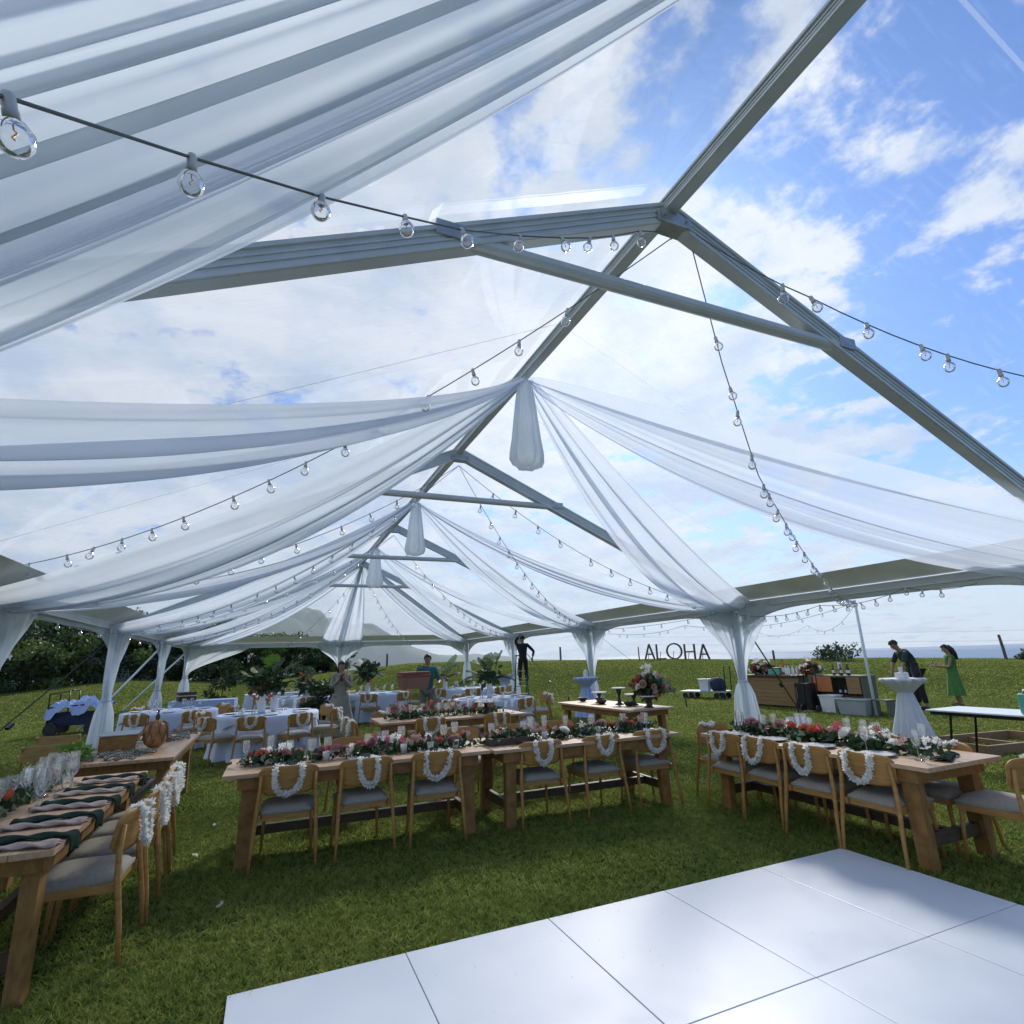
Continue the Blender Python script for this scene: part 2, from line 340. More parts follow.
# ------------------------------------------------------------------ the tent
XL, XR, XC = -3.43, 9.52, 3.045
HE, HR = 2.62, 5.62
YF = [-3.13, 3.17, 9.46, 15.76, 22.06]; YB = 28.36
tent = empty('frame_tent', (XC, 12, 0), 0, 'large clear-roofed frame tent with grey beams and arched white valances', 'tent')
off = Vector((-XC, -12, 0))
def tpart(mb, name, m, **k):
    mb.v = [tuple(Vector(p)+off) for p in mb.v]; return mb.build(name, m, tent, **k)
def ribbed(a, b, w, h, up=(0,0,1)):
    """aluminium profile: box with keder rails proud of its sides"""
    mb = MB(); mb.beam(a, b, w*.72, h, up=up)
    a = Vector(a); b = Vector(b); d = (b-a).normalized(); x = d.cross(Vector(up)).normalized(); y = x.cross(d)
    e = d*.004
    for s in (-1, 1):
        mb.beam(a+y*s*h*.40+e, b+y*s*h*.40-e, w, h*.16, up=up)
        mb.beam(a+y*s*h*.12+e, b+y*s*h*.12-e, w*.86, h*.07, up=up)
    return mb
for y in YF:
    for xs in (XL, XR):
        sg = 1 if xs > XC else -1
        tpart(ribbed((XC+sg*.05, y, HR-.10), (xs, y, HE-.02), .13, .20), 'rafter', 'alu')
        z0 = hz(xs, y)
        tpart(MB().box((xs, y, (HE+z0)/2-.05), (.10,.10,HE-z0-.1)).box((xs, y, z0+.012), (.26,.26,.016)), 'post', 'alu', bevel=.004)
    c = MB().tube([(.86, y, 4.62), (5.23, y, 4.62)], .062, 14)
    tpart(c, 'collar_tie', 'alu', smooth=False)
    br = MB().box((XC, y-.01, HR-.19), (.36,.16,.11))
    tpart(br, 'bracket', 'alu2', bevel=.006)
    for bx_, bw in ((.95,.22), (5.14,.22)): tpart(MB().box((bx_, y, 4.64), (bw,.15,.12)), 'bracket', 'alu2', bevel=.006)
    for dx in (-.12, .12): tpart(MB().tube([(XC+dx, y-.12, HR-.19), (XC+dx, y+.12, HR-.19)], .012, 8), 'bolt', 'alu2')
tpart(ribbed((XC, YF[0], HR), (XC, YF[-1], HR), .13, .14), 'ridge_beam', 'alu')
for xs in (XL, XR): tpart(ribbed((xs, YF[0], HE+.02), (xs, YB, HE+.02), .11, .13), 'eave_beam', 'alu')
tpart(ribbed((XL, YB, HE+.02), (XR, YB, HE+.02), .11, .13), 'eave_beam', 'alu')
for xs in (XL, XR): tpart(ribbed((XC, YF[-1], HR-.08), (xs, YB, HE), .11, .16), 'hip_rafter', 'alu')
tpart(ribbed((XC, YF[-1], HR-.1), (XC, YB, HE), .11, .16), 'hip_rafter', 'alu')
for xs in (XL, XC, XR):
    z0 = hz(xs, YB); tpart(MB().box((xs, YB, (HE+z0)/2-.05), (.10,.10,HE-z0-.1)), 'post', 'alu', bevel=.004)
# roof sheets: clear vinyl above a white vinyl band along the eaves
ZO = .14
def slope_pt(xs, t, y): return (lerp(XC, xs, t), y, lerp(HR+ZO, HE+ZO-.02, t))
BT = .922
for i in range(4):
    for xs in (XL, XR):
        y0, y1 = YF[i], YF[i+1]
        def f(u, v, xs=xs, y0=y0, y1=y1):
            x, y, z = slope_pt(xs, v*BT, lerp(y0, y1, u)); return (x, y, z-.05*math.sin(PI*u)*math.sin(PI*v)+.006*math.sin(y*7+v*9))
        tpart(MB().grid(f, 16, 14), 'clear_roof_sheet', 'roof', smooth=True)
        for us in (.333, .667):
            tpart(MB().grid(lambda u, v, us=us: tuple(Vector(f(us+(u-.5)*.004, v))-Vector((0,0,.004))), 1, 14), 'weld_seam', 'seam', smooth=True)
        def g(u, v, xs=xs, y0=y0, y1=y1): return slope_pt(xs, BT+(1.004-BT)*v, lerp(y0, y1, u))
        tpart(MB().grid(g, 8, 2), 'eave_band', 'vinyl', solid=.004)
A = Vector((XC, YF[-1], HR+ZO)); 
def tri(P, Q, t0, t1, nm, m, **k):
    P = Vector(P); Q = Vector(Q)
    tpart(MB().grid(lambda u, v: tuple(A.lerp(P.lerp(Q, u), lerp(t0, t1, v))), 10, 8), nm, m, **k)
ze = HE+ZO-.02
for P, Q in (((XL,YF[-1],ze), (XL,YB,ze)), ((XL,YB,ze), (XR,YB,ze)), ((XR,YB,ze), (XR,YF[-1],ze))):
    tri(P, Q, .02, BT, 'clear_roof_sheet', 'roof', smooth=True); tri(P, Q, BT, 1.004, 'eave_band', 'vinyl', solid=.004)
# scalloped valance between posts
def valance(P, Q):
    P = Vector(P); Q = Vector(Q); n = (Q-P).cross(Vector((0,0,1))).normalized()*.075
    if n.dot(Vector((XC,12,0))-P) > 0: n = -n
    Ln = (Q-P).length
    def f(u, v):
        p = P.lerp(Q, u); e = min(u, 1-u)*Ln; drop = .16+.42*(1-min(1, e/1.9))**2.4
        return (p.x+n.x, p.y+n.y, HE+.10-v*(drop+.06))
    tpart(MB().grid(f, 40, 4), 'valance', 'valance', smooth=True, solid=.003)
ys = YF+[YB]
for i in range(5):
    valance((XL, ys[i]+.06, 0), (XL, ys[i+1]-.06, 0)); valance((XR, ys[i]+.06, 0), (XR, ys[i+1]-.06, 0))
valance((XL+.06, YB, 0), (XC-.06, YB, 0)); valance((XC+.06, YB, 0), (XR-.06, YB, 0))

# ------------------------------------------------------------------ drapes
def swag(A, B, w0, wm, w1, sag, seed, m='sheer', lean=0., amp=.07, label='', nf=9, pw=.65, skew=1, fine_=.5, over=1.1, kf=1.):
    A = Vector(A); B = Vector(B); r = random.Random(seed)
    h = Vector((B.x-A.x, B.y-A.y, 0)).normalized(); n = Vector((-h.y, h.x, 0))
    ph = [(r.uniform(2, nf)*2.2, r.uniform(0, 6.28), r.uniform(.3, 1), r.uniform(-1.2, 1.2)) for _ in range(7)]
    K1, K2, p1, p2, dr = kf*r.uniform(9, 12), kf*r.uniform(17, 23), r.uniform(0, 6), r.uniform(0, 6), r.uniform(-2, 2)
    def f(u, v):
        w = v*2-1; W = lerp(w0, w1, u) + wm*math.sin(PI*u**skew if skew != 1 else PI*u)**pw; q0 = w
        ov = .9+.9*math.sin(w*2.3+p2)
        w = w + over*(1-w*w*.9)*(ov*math.sin(q0*K1+p1+dr*u)/K1 + 1.1*math.sin(q0*K2+p2-dr*u)/K2)
        p = A.lerp(B, u); s = 4*u*(1-u)*sag
        k = math.sin(PI*min(1, max(0, u)))**.5
        fold = sum(a*math.sin(q*w+b+c*u*3) for q, b, a, c in ph)/3.2
        fine = fine_*(math.sin(w*31+5*math.sin(w*2+seed)+2*math.sin(u*5+seed))*.34+math.sin(w*57+7*math.sin(w*3+seed*2)+u*4)*.2)*(.5+.5*math.sin(w*4+seed))
        z = .022*over*math.cos(q0*K1+p1+dr*u) + p.z - s*(1+.22*lean*w) - W*lean*w*.35 - .10*W*(1-w*w) + amp*(fold+fine)*(.35+.65*k)
        x = p.x + n.x*w*W*.5*(1+.06*math.sin(9*w+seed)); y = p.y + n.y*w*W*.5*(1+.06*math.sin(9*w+seed))
        return (x, y, z)
    o = MB().grid(f, 60, 150).build('ceiling_drape', m, smooth=True)
    return tag(o, label, 'drape', 'sheer swags hung from the ridge to the eaves')
GY = [0.04, 6.34, 12.95, 18.9]
zg = HR-.12; PZ = HE-.02
where = ['over the photographer', 'nearest the camera', 'in the middle of the tent', 'farthest down the tent']
def post_y(i): return ys[i]
# (gather index, side, post index)
SW = [
 (0,-1,0, 'near-camera sheer drape rising left behind the photographer'),
 (0,-1,1, 'huge sheer white drape crossing the top left corner'),
 (0, 1,0, 'sheer drape running back right from the first ridge gather'),
 (1,-1,1, 'wide flat sheer swag running left, above the long string of bulbs'),
 (1,-1,2, 'sheer swag falling left from the nearest ridge gather, lower of its pair'),
 (1, 1,1, 'long translucent swag sweeping to the right edge below the big rafter'),
 (1, 1,2, 'narrow pleated swag dropping right to the first gathered post drape'),
 (2,-1,2, 'left swag from the second ridge gather to the near left posts'),
 (2,-1,3, 'left swag from the second ridge gather to the farther left post'),
 (2, 1,2, 'upper right swag from the second ridge gather'),
 (2, 1,3, 'lower right swag from the second ridge gather'),
 (3,-1,3, 'left swag from the third ridge gather, nearer one'),
 (3,-1,4, 'left swag from the third ridge gather, farther one'),
 (3, 1,3, 'right swag from the third ridge gather, nearer one'),
 (3, 1,4, 'right swag from the third ridge gather, farther one')]
PAR = {(0,-1,1): dict(w0=.08, wm=.0, w1=1.50, sag=.58, m='sheer2', amp=.10, nf=6, fine_=.8, over=.95, kf=1.7), (0,-1,0): dict(w0=.2, wm=1.0, w1=1., sag=.5, m='sheer2', nf=5, fine_=.7, amp=.1, over=.95, kf=1.5), (0,1,0): dict(w0=.2, wm=.6, w1=1., sag=.5),
       (1,-1,1): dict(w0=.12, wm=1.15, w1=1.0, sag=.50, amp=.07), (1,-1,2): dict(w0=.12, wm=1.05, w1=1.1, sag=.58, m='sheer2', amp=.09),
       (1,1,1): dict(w0=.12, wm=1.0, w1=1.25, sag=.38, lean=.32, m='sheer3', amp=.07, nf=4, fine_=.15), (1,1,2): dict(w0=.12, wm=.62, w1=1.0, sag=.55, m='sheer', lean=.15, amp=.08)}
for k, (g, sd, p, lab) in enumerate(SW):
    pr = dict(w0=.12, wm=.95, w1=1.0, sag=.55, m='sheer', amp=.08); pr.update(PAR.get((g, sd, p), {}))
    if sd > 0 and g > 1: pr['wm'] = .65; pr['w1'] = 1.
    xs = XL+.08 if sd < 0 else XR-.08
    swag((XC+sd*.06, GY[g], zg), (xs, post_y(p), PZ), seed=k+3, label=lab, **pr)
swag((XC-.06, 22.2, zg-.05), (XL+.1, YB-.08, PZ), .12, .7, .8, .5, 31, label='left swag from the end of the ridge to the back corner')
swag((XC+.06, 22.2, zg-.05), (XR-.1, YB-.08, PZ), .12, .6, .8, .5, 32, 'sheer3', label='right swag from the end of the ridge to the back corner')
swag((XC, 22.25, zg-.1), (XC+.02, YB-.1, PZ+.05), .12, .2, 2.0, .12, 33, 'sheer3', label='fan-shaped sheer panel falling from the ridge end to the back middle post')
for k, y in enumerate(GY):
    nm = ['bunched fabric tail hanging from the ridge overhead', 'largest bunched white fabric tail hanging from the ridge', 'second bunched white fabric tail hanging from the ridge', 'smallest and farthest bunched white fabric tail on the ridge'][k]
    fn = lambda a, i: 1+.10*math.sin(a*7+i*.15)+.06*math.sin(a*13+1+i*.1)
    prof = [(.02,0),(.06,-.02),(.085,-.12),(.11,-.35),(.135,-.65),(.16,-.95),(.185,-1.15),(.19,-1.25),(.16,-1.33),(.09,-1.37),(.01,-1.36)]
    o = MB().lathe(prof, 56, fn=fn).build('drape_tail', 'sheer2', smooth=True)
    o.location = (XC, y+.02, zg+.02); o.scale = (1.45, 1.15, .98); o.rotation_euler = (0, 0, k*.9)
    tag(o, nm, 'drape', 'fabric tails along the ridge')
# gathered drapes dressing the posts
def leg_drape(P, d, wl, wr, lab, ztie=1.02, bell=.21, inward=None):
    x0, y0 = P; d = Vector(d + (0,)).normalized(); z0 = hz(x0, y0)
    inn = Vector(((1 if x0 < XC-.5 else -1 if x0 > XC+.5 else 0), -1 if y0 > YB-.1 else 0, 0)).normalized()
    if inward is not None: inn = Vector(inward+(0,)).normalized()
    r = random.Random(int(x0*10+y0*7)); p1, p2 = r.uniform(0,6), r.uniform(0,6)
    root = empty('post_drape', (x0, y0, z0), 0, lab, 'drape', 'gathered sheer drapes dressing the tent posts')
    ZT = HE+.02-z0
    def f(u, v):
        z = lerp(ZT, ztie, u); k = 1-(1-u)**1.0; kk = 1-(1-sstep(u*.96+.04))**1.15
        w = v*2-1; s = (-w*wl if w < 0 else w*wr)*(-1 if w < 0 else 1)
        line = d*s + inn*(.09+.035*math.sin(v*46+p1)+.02*math.sin(v*83+p2))
        a = lerp(-2.6, 2.6, v); q = .085+.012*math.sin(v*50+p1)
        circ = d*math.sin(a)*q + inn*math.cos(a)*q
        p = line.lerp(circ, kk) + inn*.05*math.sin(PI*u)*math.sin(v*22+p2)
        return (p.x, p.y, z)
    MB().grid(f, 22, 96).build('upper_drape', 'sheer2', root, smooth=True)
    fn = lambda a, i: 1+.09*math.sin(a*11+p1)+.05*math.sin(a*19+p2)
    prof = [(.075,ztie+.03),(.10,ztie-.02),(.145,ztie-.10),(.205,ztie-.28),(.235,ztie*.5),(.265,.2),(.27,.01)]
    MB().lathe([(a*bell/.25, b) for a, b in prof], 72, fn=fn).build('lower_drape', 'sheer2', root, smooth=True)
    MB().lathe([(.07,ztie-.02),(.1,ztie-.015),(.105,ztie+.015),(.07,ztie+.02)], 20).build('tie', 'whitecloth', root, smooth=True)
leg_drape((XR, YF[2]), (0,1), 1.05, 1.15, 'white gathered post drape behind the right-hand table, widest on the right', bell=.235)
leg_drape((XR, YF[3]), (0,1), 1.15, 1.15, 'white gathered post drape just behind the cake table')
leg_drape((XR, YF[4]), (0,1), 1.0, 1.0, 'white gathered post drape in front of the person on the ladder')
leg_drape((XR, YB), (-1,-.55), .5, 1.6, 'white gathered drape on the far right corner post', inward=(-.6,-1))
leg_drape((XR, YF[1]), (0,1), 1.0, 1.0, 'white gathered post drape just past the right edge of the view')
leg_drape((XL, YF[1]), (0,1), 1.0, 1.0, 'white gathered post drape left of the photographer')
leg_drape((XL, YF[2]), (0,1), 1.1, 1.0, 'white gathered post drape cut by the left edge of the photo')
leg_drape((XL, YF[3]), (0,1), .9, .9, 'white gathered post drape beside the blue-covered wagon', bell=.205)
leg_drape((XL, YF[4]), (0,1), .9, .9, 'slim white gathered post drape behind the calabash table', bell=.19)
leg_drape((XL, YB), (1,0), .15, 2.6, 'gathered drape on the far left corner with one long sloping edge', inward=(0,-1))
leg_drape((XC, YB), (1,0), 1.15, 1.15, 'wide gathered drape on the middle post of the back wall', inward=(0,-1))

# braces, straps, stakes
def pole(a, b, r, nm, m, lab, cat, grp=None):
    a = Vector(a); b = Vector(b); o = empty(nm, a, 0, lab, cat, grp)
    MB().tube([(0,0,0), tuple(b-a)], r, 10).build('pole', m, o, smooth=True)
    e = (b-a).normalized(); MB().tube([tuple(-e*.01), tuple(e*.05)], r*1.5, 10).build('foot', 'alu2', o)
    return o
pole((-5.0,20.4,0), (XL-.08,YF[4]-.05,2.35), .03, 'brace_pole', 'white', 'white diagonal brace pole between the two slim left post drapes', 'pole')
pole((-5.2,26.6,hz(-5.2,26.6)), (XL-.08,YB-.05,2.35), .03, 'brace_pole', 'white', 'white diagonal brace pole against the far left corner drape', 'pole')
pole((13.98,9.68,0), (13.98,9.68,2.86), .035, 'light_pole', 'white', 'tall white pole by the grey bin holding up the bulb string', 'pole')
def strap(a, b, lab, m='strap', w=.035):
    a = Vector(a); b = Vector(b); o = empty('ratchet_strap', b, 0, lab, 'strap', 'guy straps staked into the lawn')
    MB().beam(tuple(a-b), (0,0,.12), w, .006).build('webbing', m, o)
    q = a-b; MB().beam(tuple(q*.30), tuple(q*.33), .07, .05).build('ratchet', 'blackm', o)
    MB().tube([(0,0,-.05), (0,0,.28)], .02, 8).build('stake', 'blackm', o)
strap((XL-.08,YF[3],2.4), (-4.6,12.0,0), 'dark guy strap running down to the left edge of the photo', 'blackfab')
strap((XR+.08,YF[2],2.5), (13.2,11.3,0), 'brown guy strap crossing in front of the wooden bar')
strap((XR+.08,YF[3],2.5), (12.2,14.6,0), 'guy strap right of the drape behind the cake table')
strap((XR+.08,YF[4],2.4), (10.0,18.3,0), 'dark guy strap staked left of the cake table', 'blackfab')

# ------------------------------------------------------------------ string lights
def light_string(pts, sp, lab, sag=.12, br=.045, skip=.3, flip=0, bulbs=None):
    P = [Vector(p) for p in pts]; path = []
    for a, b in zip(P[:-1], P[1:]):
        n = max(4, int((b-a).length/.25)); s = sag*(b-a).length/6
        for i in range(n): t = i/n; q = a.lerp(b, t); q.z -= 4*t*(1-t)*s; path.append(q)
    path.append(P[-1]); o = empty('string_lights', P[0], 0, lab, 'string lights', 'strings of clear globe bulbs')
    MB().tube([p-P[0] for p in path], .0055 if br > .04 else .005, 5).build('cable', 'cable', o)
    acc = -skip; cnt = 0; spots = []
    if bulbs: spots = [Vector(b) for b in bulbs]
    else:
        for a, b in zip(path[:-1], path[1:]):
            acc += (b-a).length
            if acc >= sp and len(spots) < 95: acc -= sp; spots.append(b)
    for b in spots:
        q = b-P[0]; s = sock.copy(); col.objects.link(s)
        s.parent = o; s.location = q; s.rotation_euler = (random.uniform(-.3,.3), random.uniform(-.3,.3), 0); s.scale = (br/.045,)*3
        for pr_ in (bulb_p, fil_p): g = pr_.copy(); col.objects.link(g); g.parent = s; g.location = (0,0,0)
def proto_mesh(mb, name, m):
    o = mb.build(name, m, smooth=True); col.objects.unlink(o); return o
sock = proto_mesh(MB().lathe([(.001,.012),(.014,.012),(.017,0),(.017,-.035),(.019,-.04),(.019,-.058),(.012,-.060)], 12), 'socket', 'socket')
bulb_p = proto_mesh(MB().lathe([(.012,-.055),(.016,-.066),(.034,-.082),(.044,-.105),(.045,-.118),(.038,-.140),(.022,-.156),(.001,-.161)], 16), 'bulb', 'bulb')
fil_p = proto_mesh(MB().tube([(0,0,-.055),(0,0,-.09),(.006,0,-.10),(-.006,0,-.112),(0,0,-.12)], .0025, 5), 'filament', 'fil')
ap = [Vector((XC, y, HR-.33)) for y in YF]
NEAR = [(-0.704, 1.018, 2.624), (-0.604, 1.216, 2.832), (-0.339, 1.575, 3.156), (0.044, 1.856, 3.415), (0.426, 2.137, 3.703), (0.795, 2.389, 3.967), (1.323, 2.741, 4.397), (1.735, 2.886, 4.636), (2.044, 2.977, 4.812), (2.284, 3.002, 4.931), (2.601, 3.045, 5.122)]
light_string(NEAR+[ap[1]+Vector((-.1,-.05,0))], .50, 'nearest bulb string running from the top left edge up to the ridge', sag=.0, br=.037, bulbs=NEAR)
light_string([ap[1]+Vector((.15,-.16,-.04)), (4.1,2.70,4.62), (6.0,2.19,3.95), (9.45,.9,2.7)], .42, 'bulb string crossing the big right rafter to the right edge', sag=.25)
light_string([ap[1]+Vector((.3,.05,0)), (4.05,3.72,4.53), (4.94,4.26,3.58), (7.2,5.67,3.15), (9.42,6.85,2.62), (13.98,9.68,2.84)], .46, 'bulb string dropping right from the apex to the white pole', sag=.05)
light_string([ap[1], (-3.4,9.36,3.05)], .55, 'long bulb string running left below the flat swag', sag=.35)
light_string([ap[2], (-3.3,9.5,2.62)], .55, 'bulb string from the second apex back to the near left post', sag=.45)
light_string([ap[2], (-3.3,15.7,2.62)], .55, 'bulb string from the second apex to the left post by the wagon', sag=.45)
light_string([ap[2], (9.4,15.7,2.62)], .55, 'bulb string from the second apex to the post behind the cake table', sag=.45)
light_string([ap[2], (9.4,9.5,2.6)], .55, 'bulb string from the second apex to the widest post drape', sag=.45)
light_string([ap[3], (-3.3,21.9,2.62)], .55, 'bulb string from the third apex to the slim left post drape', sag=.45)
light_string([ap[3], (-3.3,15.8,2.62)], .55, 'bulb string from the third apex back to the left post by the wagon', sag=.45)
light_string([ap[3], (9.4,21.9,2.62)], .55, 'bulb string from the third apex to the post beside the ladder', sag=.45)
light_string([ap[4], (6.4,28.2,2.62)], .6, 'bulb string from the ridge end to the right half of the back eave', sag=.3)
light_string([ap[4], (.6,28.2,2.62)], .6, 'bulb string from the ridge end to the left half of the back eave', sag=.3)
light_string([(XR-.14,4.6,2.50), (XR-.14,5.6,2.56), (XR-.12,7.2,2.44), (XR-.1,9.3,2.46)], .16, 'coiled bulb string bunched along the right eave', sag=.35, br=.034)
light_string([(XR-.12,9.6,2.52),(XR-.12,15.7,2.50)], .9, 'bulb string along the right eave above the cake table', sag=.1, br=.03)
light_string([(XL+.12,9.6,2.55),(XL+.12,15.7,2.52),(XL+.12,22,2.5)], 1.3, 'bulb string running along the left eave', sag=.1, br=.032)
light_string([(13.98,9.68,2.8),(11.3,13.2,2.45),(9.62,15.9,2.5)], .45, 'thin bulb string outside the tent sagging left of the white pole', sag=.4, br=.028)
light_string([(13.98,9.68,2.75),(20,16,2.6),(26,25,3.2)], 1.6, 'bulb string leading out over the lawn towards the letters', sag=.3, br=.026)

# ------------------------------------------------------------------ dance floor
df = empty('dance_floor', (0,0,0), 0, 'white glossy square-panelled dance floor laid on the grass', 'dance floor')
pa, pb = .9208, 1.2171
for i in range(5):
    for j in range(4):
        cx, cy = 4.52-pa*(i+.5), 3.656-pb*(j+.5)
        MB().box((cx, cy, .018+random.uniform(-.0006,.0006)), (pa-.005, pb-.005, .028)).build('panel', 'dance', df, bevel=.003)
MB().box((4.52-pa*2.5, 3.656-pb*2, .004), (pa*5-.02, pb*4-.02, .006)).build('underlay', 'black', df)

clip = MB(); rc = random.Random(77)
for k in range(170):
    e = rc.random()**2.2; side = rc.random() < .6
    x, y = (rc.uniform(-.05, 4.5), 3.64-e*1.1) if side else (4.5-e*.8, rc.uniform(.8, 3.6))
    a = rc.uniform(0, 6.28); l = rc.uniform(.008, .022); clip.add([(x,y,.0345), (x+.0022*math.sin(a), y-.0022*math.cos(a), .0345), (x+l*math.cos(a), y+l*math.sin(a), .039)], [(0,1,2)])
tag(clip.build('grass_clippings', 'leafl'), 'tiny grass clippings tracked onto the dance floor', 'grass clippings', kind='stuff')

# ------------------------------------------------------------------ furniture prototypes
def make_table(name='farm_table', L=2.44, W=.97):
    t = empty(name); tag(t, 'x', 'table')
    tp = MB(); n = 5
    for i in range(n): tp.box((0, -W/2+W/n*(i+.5), .742+.0008*(i % 2)), (L, W/n-.003, .034))
    tp.build('tabletop', 'top', t, bevel=.003)
    ap_ = MB()
    for s in (-1, 1): ap_.box((0, s*(W/2-.06), .675), (L-.24, .028, .098)); ap_.box((s*(L/2-.134), 0, .675), (.028, W-.15, .098))
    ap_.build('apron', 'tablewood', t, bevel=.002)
    for a in (-1, 1):
        for b in (-1, 1):
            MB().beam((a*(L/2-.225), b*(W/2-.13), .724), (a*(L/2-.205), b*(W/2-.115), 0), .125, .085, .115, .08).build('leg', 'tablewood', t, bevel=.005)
    st = MB()
    for a in (-1, 1): st.box((a*(L/2-.215), 0, .20), (.045, W-.33, .09))
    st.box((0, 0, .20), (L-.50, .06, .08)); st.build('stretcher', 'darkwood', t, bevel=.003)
    return t
def make_chair():
    t = empty('dining_chair'); tag(t, 'x', 'chair')
    # cushion: domed rounded pad
    mb = MB()
    def top(s):
        def f(u, v):
            a, b = u*2-1, v*2-1
            e = max(abs(a), abs(b)); k = (1-min(1, (abs(a)**5+abs(b)**5)))**.45
            rx = .235*(1-.10*(1-v)); cx = a*rx*(1-.06*b*b*abs(a)); cy = b*.225+.0
            return (cx, cy, .44+s*(.012+.030*k) + (.012*k if s > 0 else 0))
        return f
    mb.grid(top(1), 14, 14); mb.grid(lambda u, v: top(-1)(1-u, v), 14, 14)
    n = 15*15
    ring = [(i, 0) for i in range(14)] + [(14, j) for j in range(14)] + [(14-i, 14) for i in range(14)] + [(0, 14-j) for j in range(14)]
    for q in range(len(ring)):
        (a, b), (c, d) = ring[q], ring[(q+1) % len(ring)]
        mb.f.append((a*15+b, n+(14-a)*15+b, n+(14-c)*15+d, c*15+d))
    mb.build('seat', 'cushion', t, smooth=True)
    sf = MB().box((0,.205,.402), (.40,.028,.045)).box((0,-.20,.402), (.39,.028,.045))
    for s in (-1, 1): sf.beam((s*.215,-.235,.405), (s*.205,.215,.405), .026, .05)
    sf.build('seat_frame', 'oak', t, bevel=.003)
    def back(u, v):
        a = u*2-1; b = v; z = .575+.235*b
        half = .245-.02*(1-b)
        cut = (abs(a)**8)*.045*(1 if b > .5 else -1)*abs(2*b-1)
        return (a*half, -.245-.03*b + .075*(a*a) , z-cut)
    MB().grid(back, 22, 10).build('backrest', 'oak', t, smooth=True, solid=.014)
    for s in (-1, 1):
        MB().tube([(s*.262,-.30,0),(s*.250,-.275,.22),(s*.238,-.235,.45),(s*.226,-.222,.60),(s*.220,-.232,.74)], [.012,.016,.019,.017,.012], 8).build('leg', 'oak', t, smooth=True)
        MB().tube([(s*.215,.225,0),(s*.205,.205,.25),(s*.195,.19,.43)], [.012,.016,.018], 8).build('leg', 'oak', t, smooth=True)
    return t
def flower_star(mb, c, r, nrm, rr, pet=5, cup=.35):
    nrm = Vector(nrm).normalized(); x = nrm.orthogonal().normalized(); y = nrm.cross(x); a0 = rr.uniform(0, 6); c = Vector(c)
    for k in range(pet):
        a = a0+2*PI*k/pet; d = x*math.cos(a)+y*math.sin(a); s = x*-math.sin(a)+y*math.cos(a)
        mb.add([c, c+d*r*.6+s*r*.32+nrm*r*cup*.6, c+d*r+nrm*r*cup, c+d*r*.6-s*r*.32+nrm*r*cup*.6], [(0,1,2,3)])
def make_lei(seed, side=1):
    rr = random.Random(seed); mb = MB(); pts = []
    # loop over the backrest: deep U behind, short U in front
    w = .095+rr.uniform(-.02,.02); dp = .195+rr.uniform(-.035,.03); n = 22; sk = rr.uniform(-.05,.05)
    for i in range(n+1):
        a = PI*i/n; pts.append(Vector((-w*math.cos(a)*(1+.1*math.sin(a)), -.295-.012*math.sin(a), .80-dp*math.sin(a)**.8)))
    for i in range(1, 9):
        a = PI*i/9; pts.append(Vector((w*math.cos(a), -.285+.045*math.sin(a)+.012, .815-.03*math.sin(a))))
    acc = []
    for i in range(len(pts)):
        a, b = pts[i], pts[(i+1) % len(pts)]; acc += [a, a.lerp(b, .5)]
    for p in acc:
        for q in range(2):
            d = Vector((rr.gauss(0,1), rr.gauss(0,1)-.5, rr.gauss(0,1)+.2)).normalized()
            flower_star(mb, p+d*.004, rr.uniform(.019,.036), d, rr, 5, .55)
    mb.v = [(x+sk*(.8-z)*3, y, z) for x, y, z in mb.v]
    mb.tube([tuple(p) for p in pts], .009, 5)
    o = mb.build('flower_lei', 'petal'); tag(o, 'x', 'lei'); return o
CH = make_chair(); LEIS = [make_lei(s) for s in range(5)]; TB = make_table()
nlei = 0
def chair(x, y, rz, lab, grp, lei=True, z=0, tilt=0):
    global nlei
    x += random.uniform(-.018,.018); y += random.uniform(-.018,.018); rz += R(random.uniform(-3,3))
    place(CH, (x, y, z), rz, lab, grp)
    if lei:
        p = LEIS[nlei % 5]; nlei += 1
        place(p, (x, y, z), rz, 'white lei on the ' + lab.replace('oak ', '', 1), 'leis on the chair backs')
W5 = ['first', 'second', 'third', 'fourth', 'fifth', 'sixth', 'seventh']
# centre front row
place(TB, (.91, 6.09, 0), R(-.8), 'left of the two end-to-end wooden farm tables in the centre foreground', 'wooden farm tables')
place(TB, (3.30, 5.99, 0), R(-1), 'right of the two end-to-end wooden farm tables in the centre foreground', 'wooden farm tables', (.945,1,1))
for i, x in enumerate([.23,.87,1.55,2.69,3.42,4.12]):
    chair(x, 5.77, R(random.uniform(-3,3)), W5[i] + ' oak chair from the left, near side of the centre tables', 'chairs at the centre tables')
for i, x in enumerate([.95,2.32,3.0,3.7]):
    chair(x, 6.95, PI+R(random.uniform(-3,3)), W5[i] + ' oak chair from the left, far side of the centre tables', 'chairs at the centre tables', lei=False)
# left table
place(TB, (-1.46, 5.14, 0), R(90), 'wooden farm table crowded with glasses at the left edge', 'wooden farm tables')
for i, y in enumerate([4.60,5.11,5.61,6.11]):
    chair(-.965, y, R(90)+R(random.uniform(-2,2)), W5[i] + ' oak chair from the camera, right side of the left table', 'chairs at the left table')
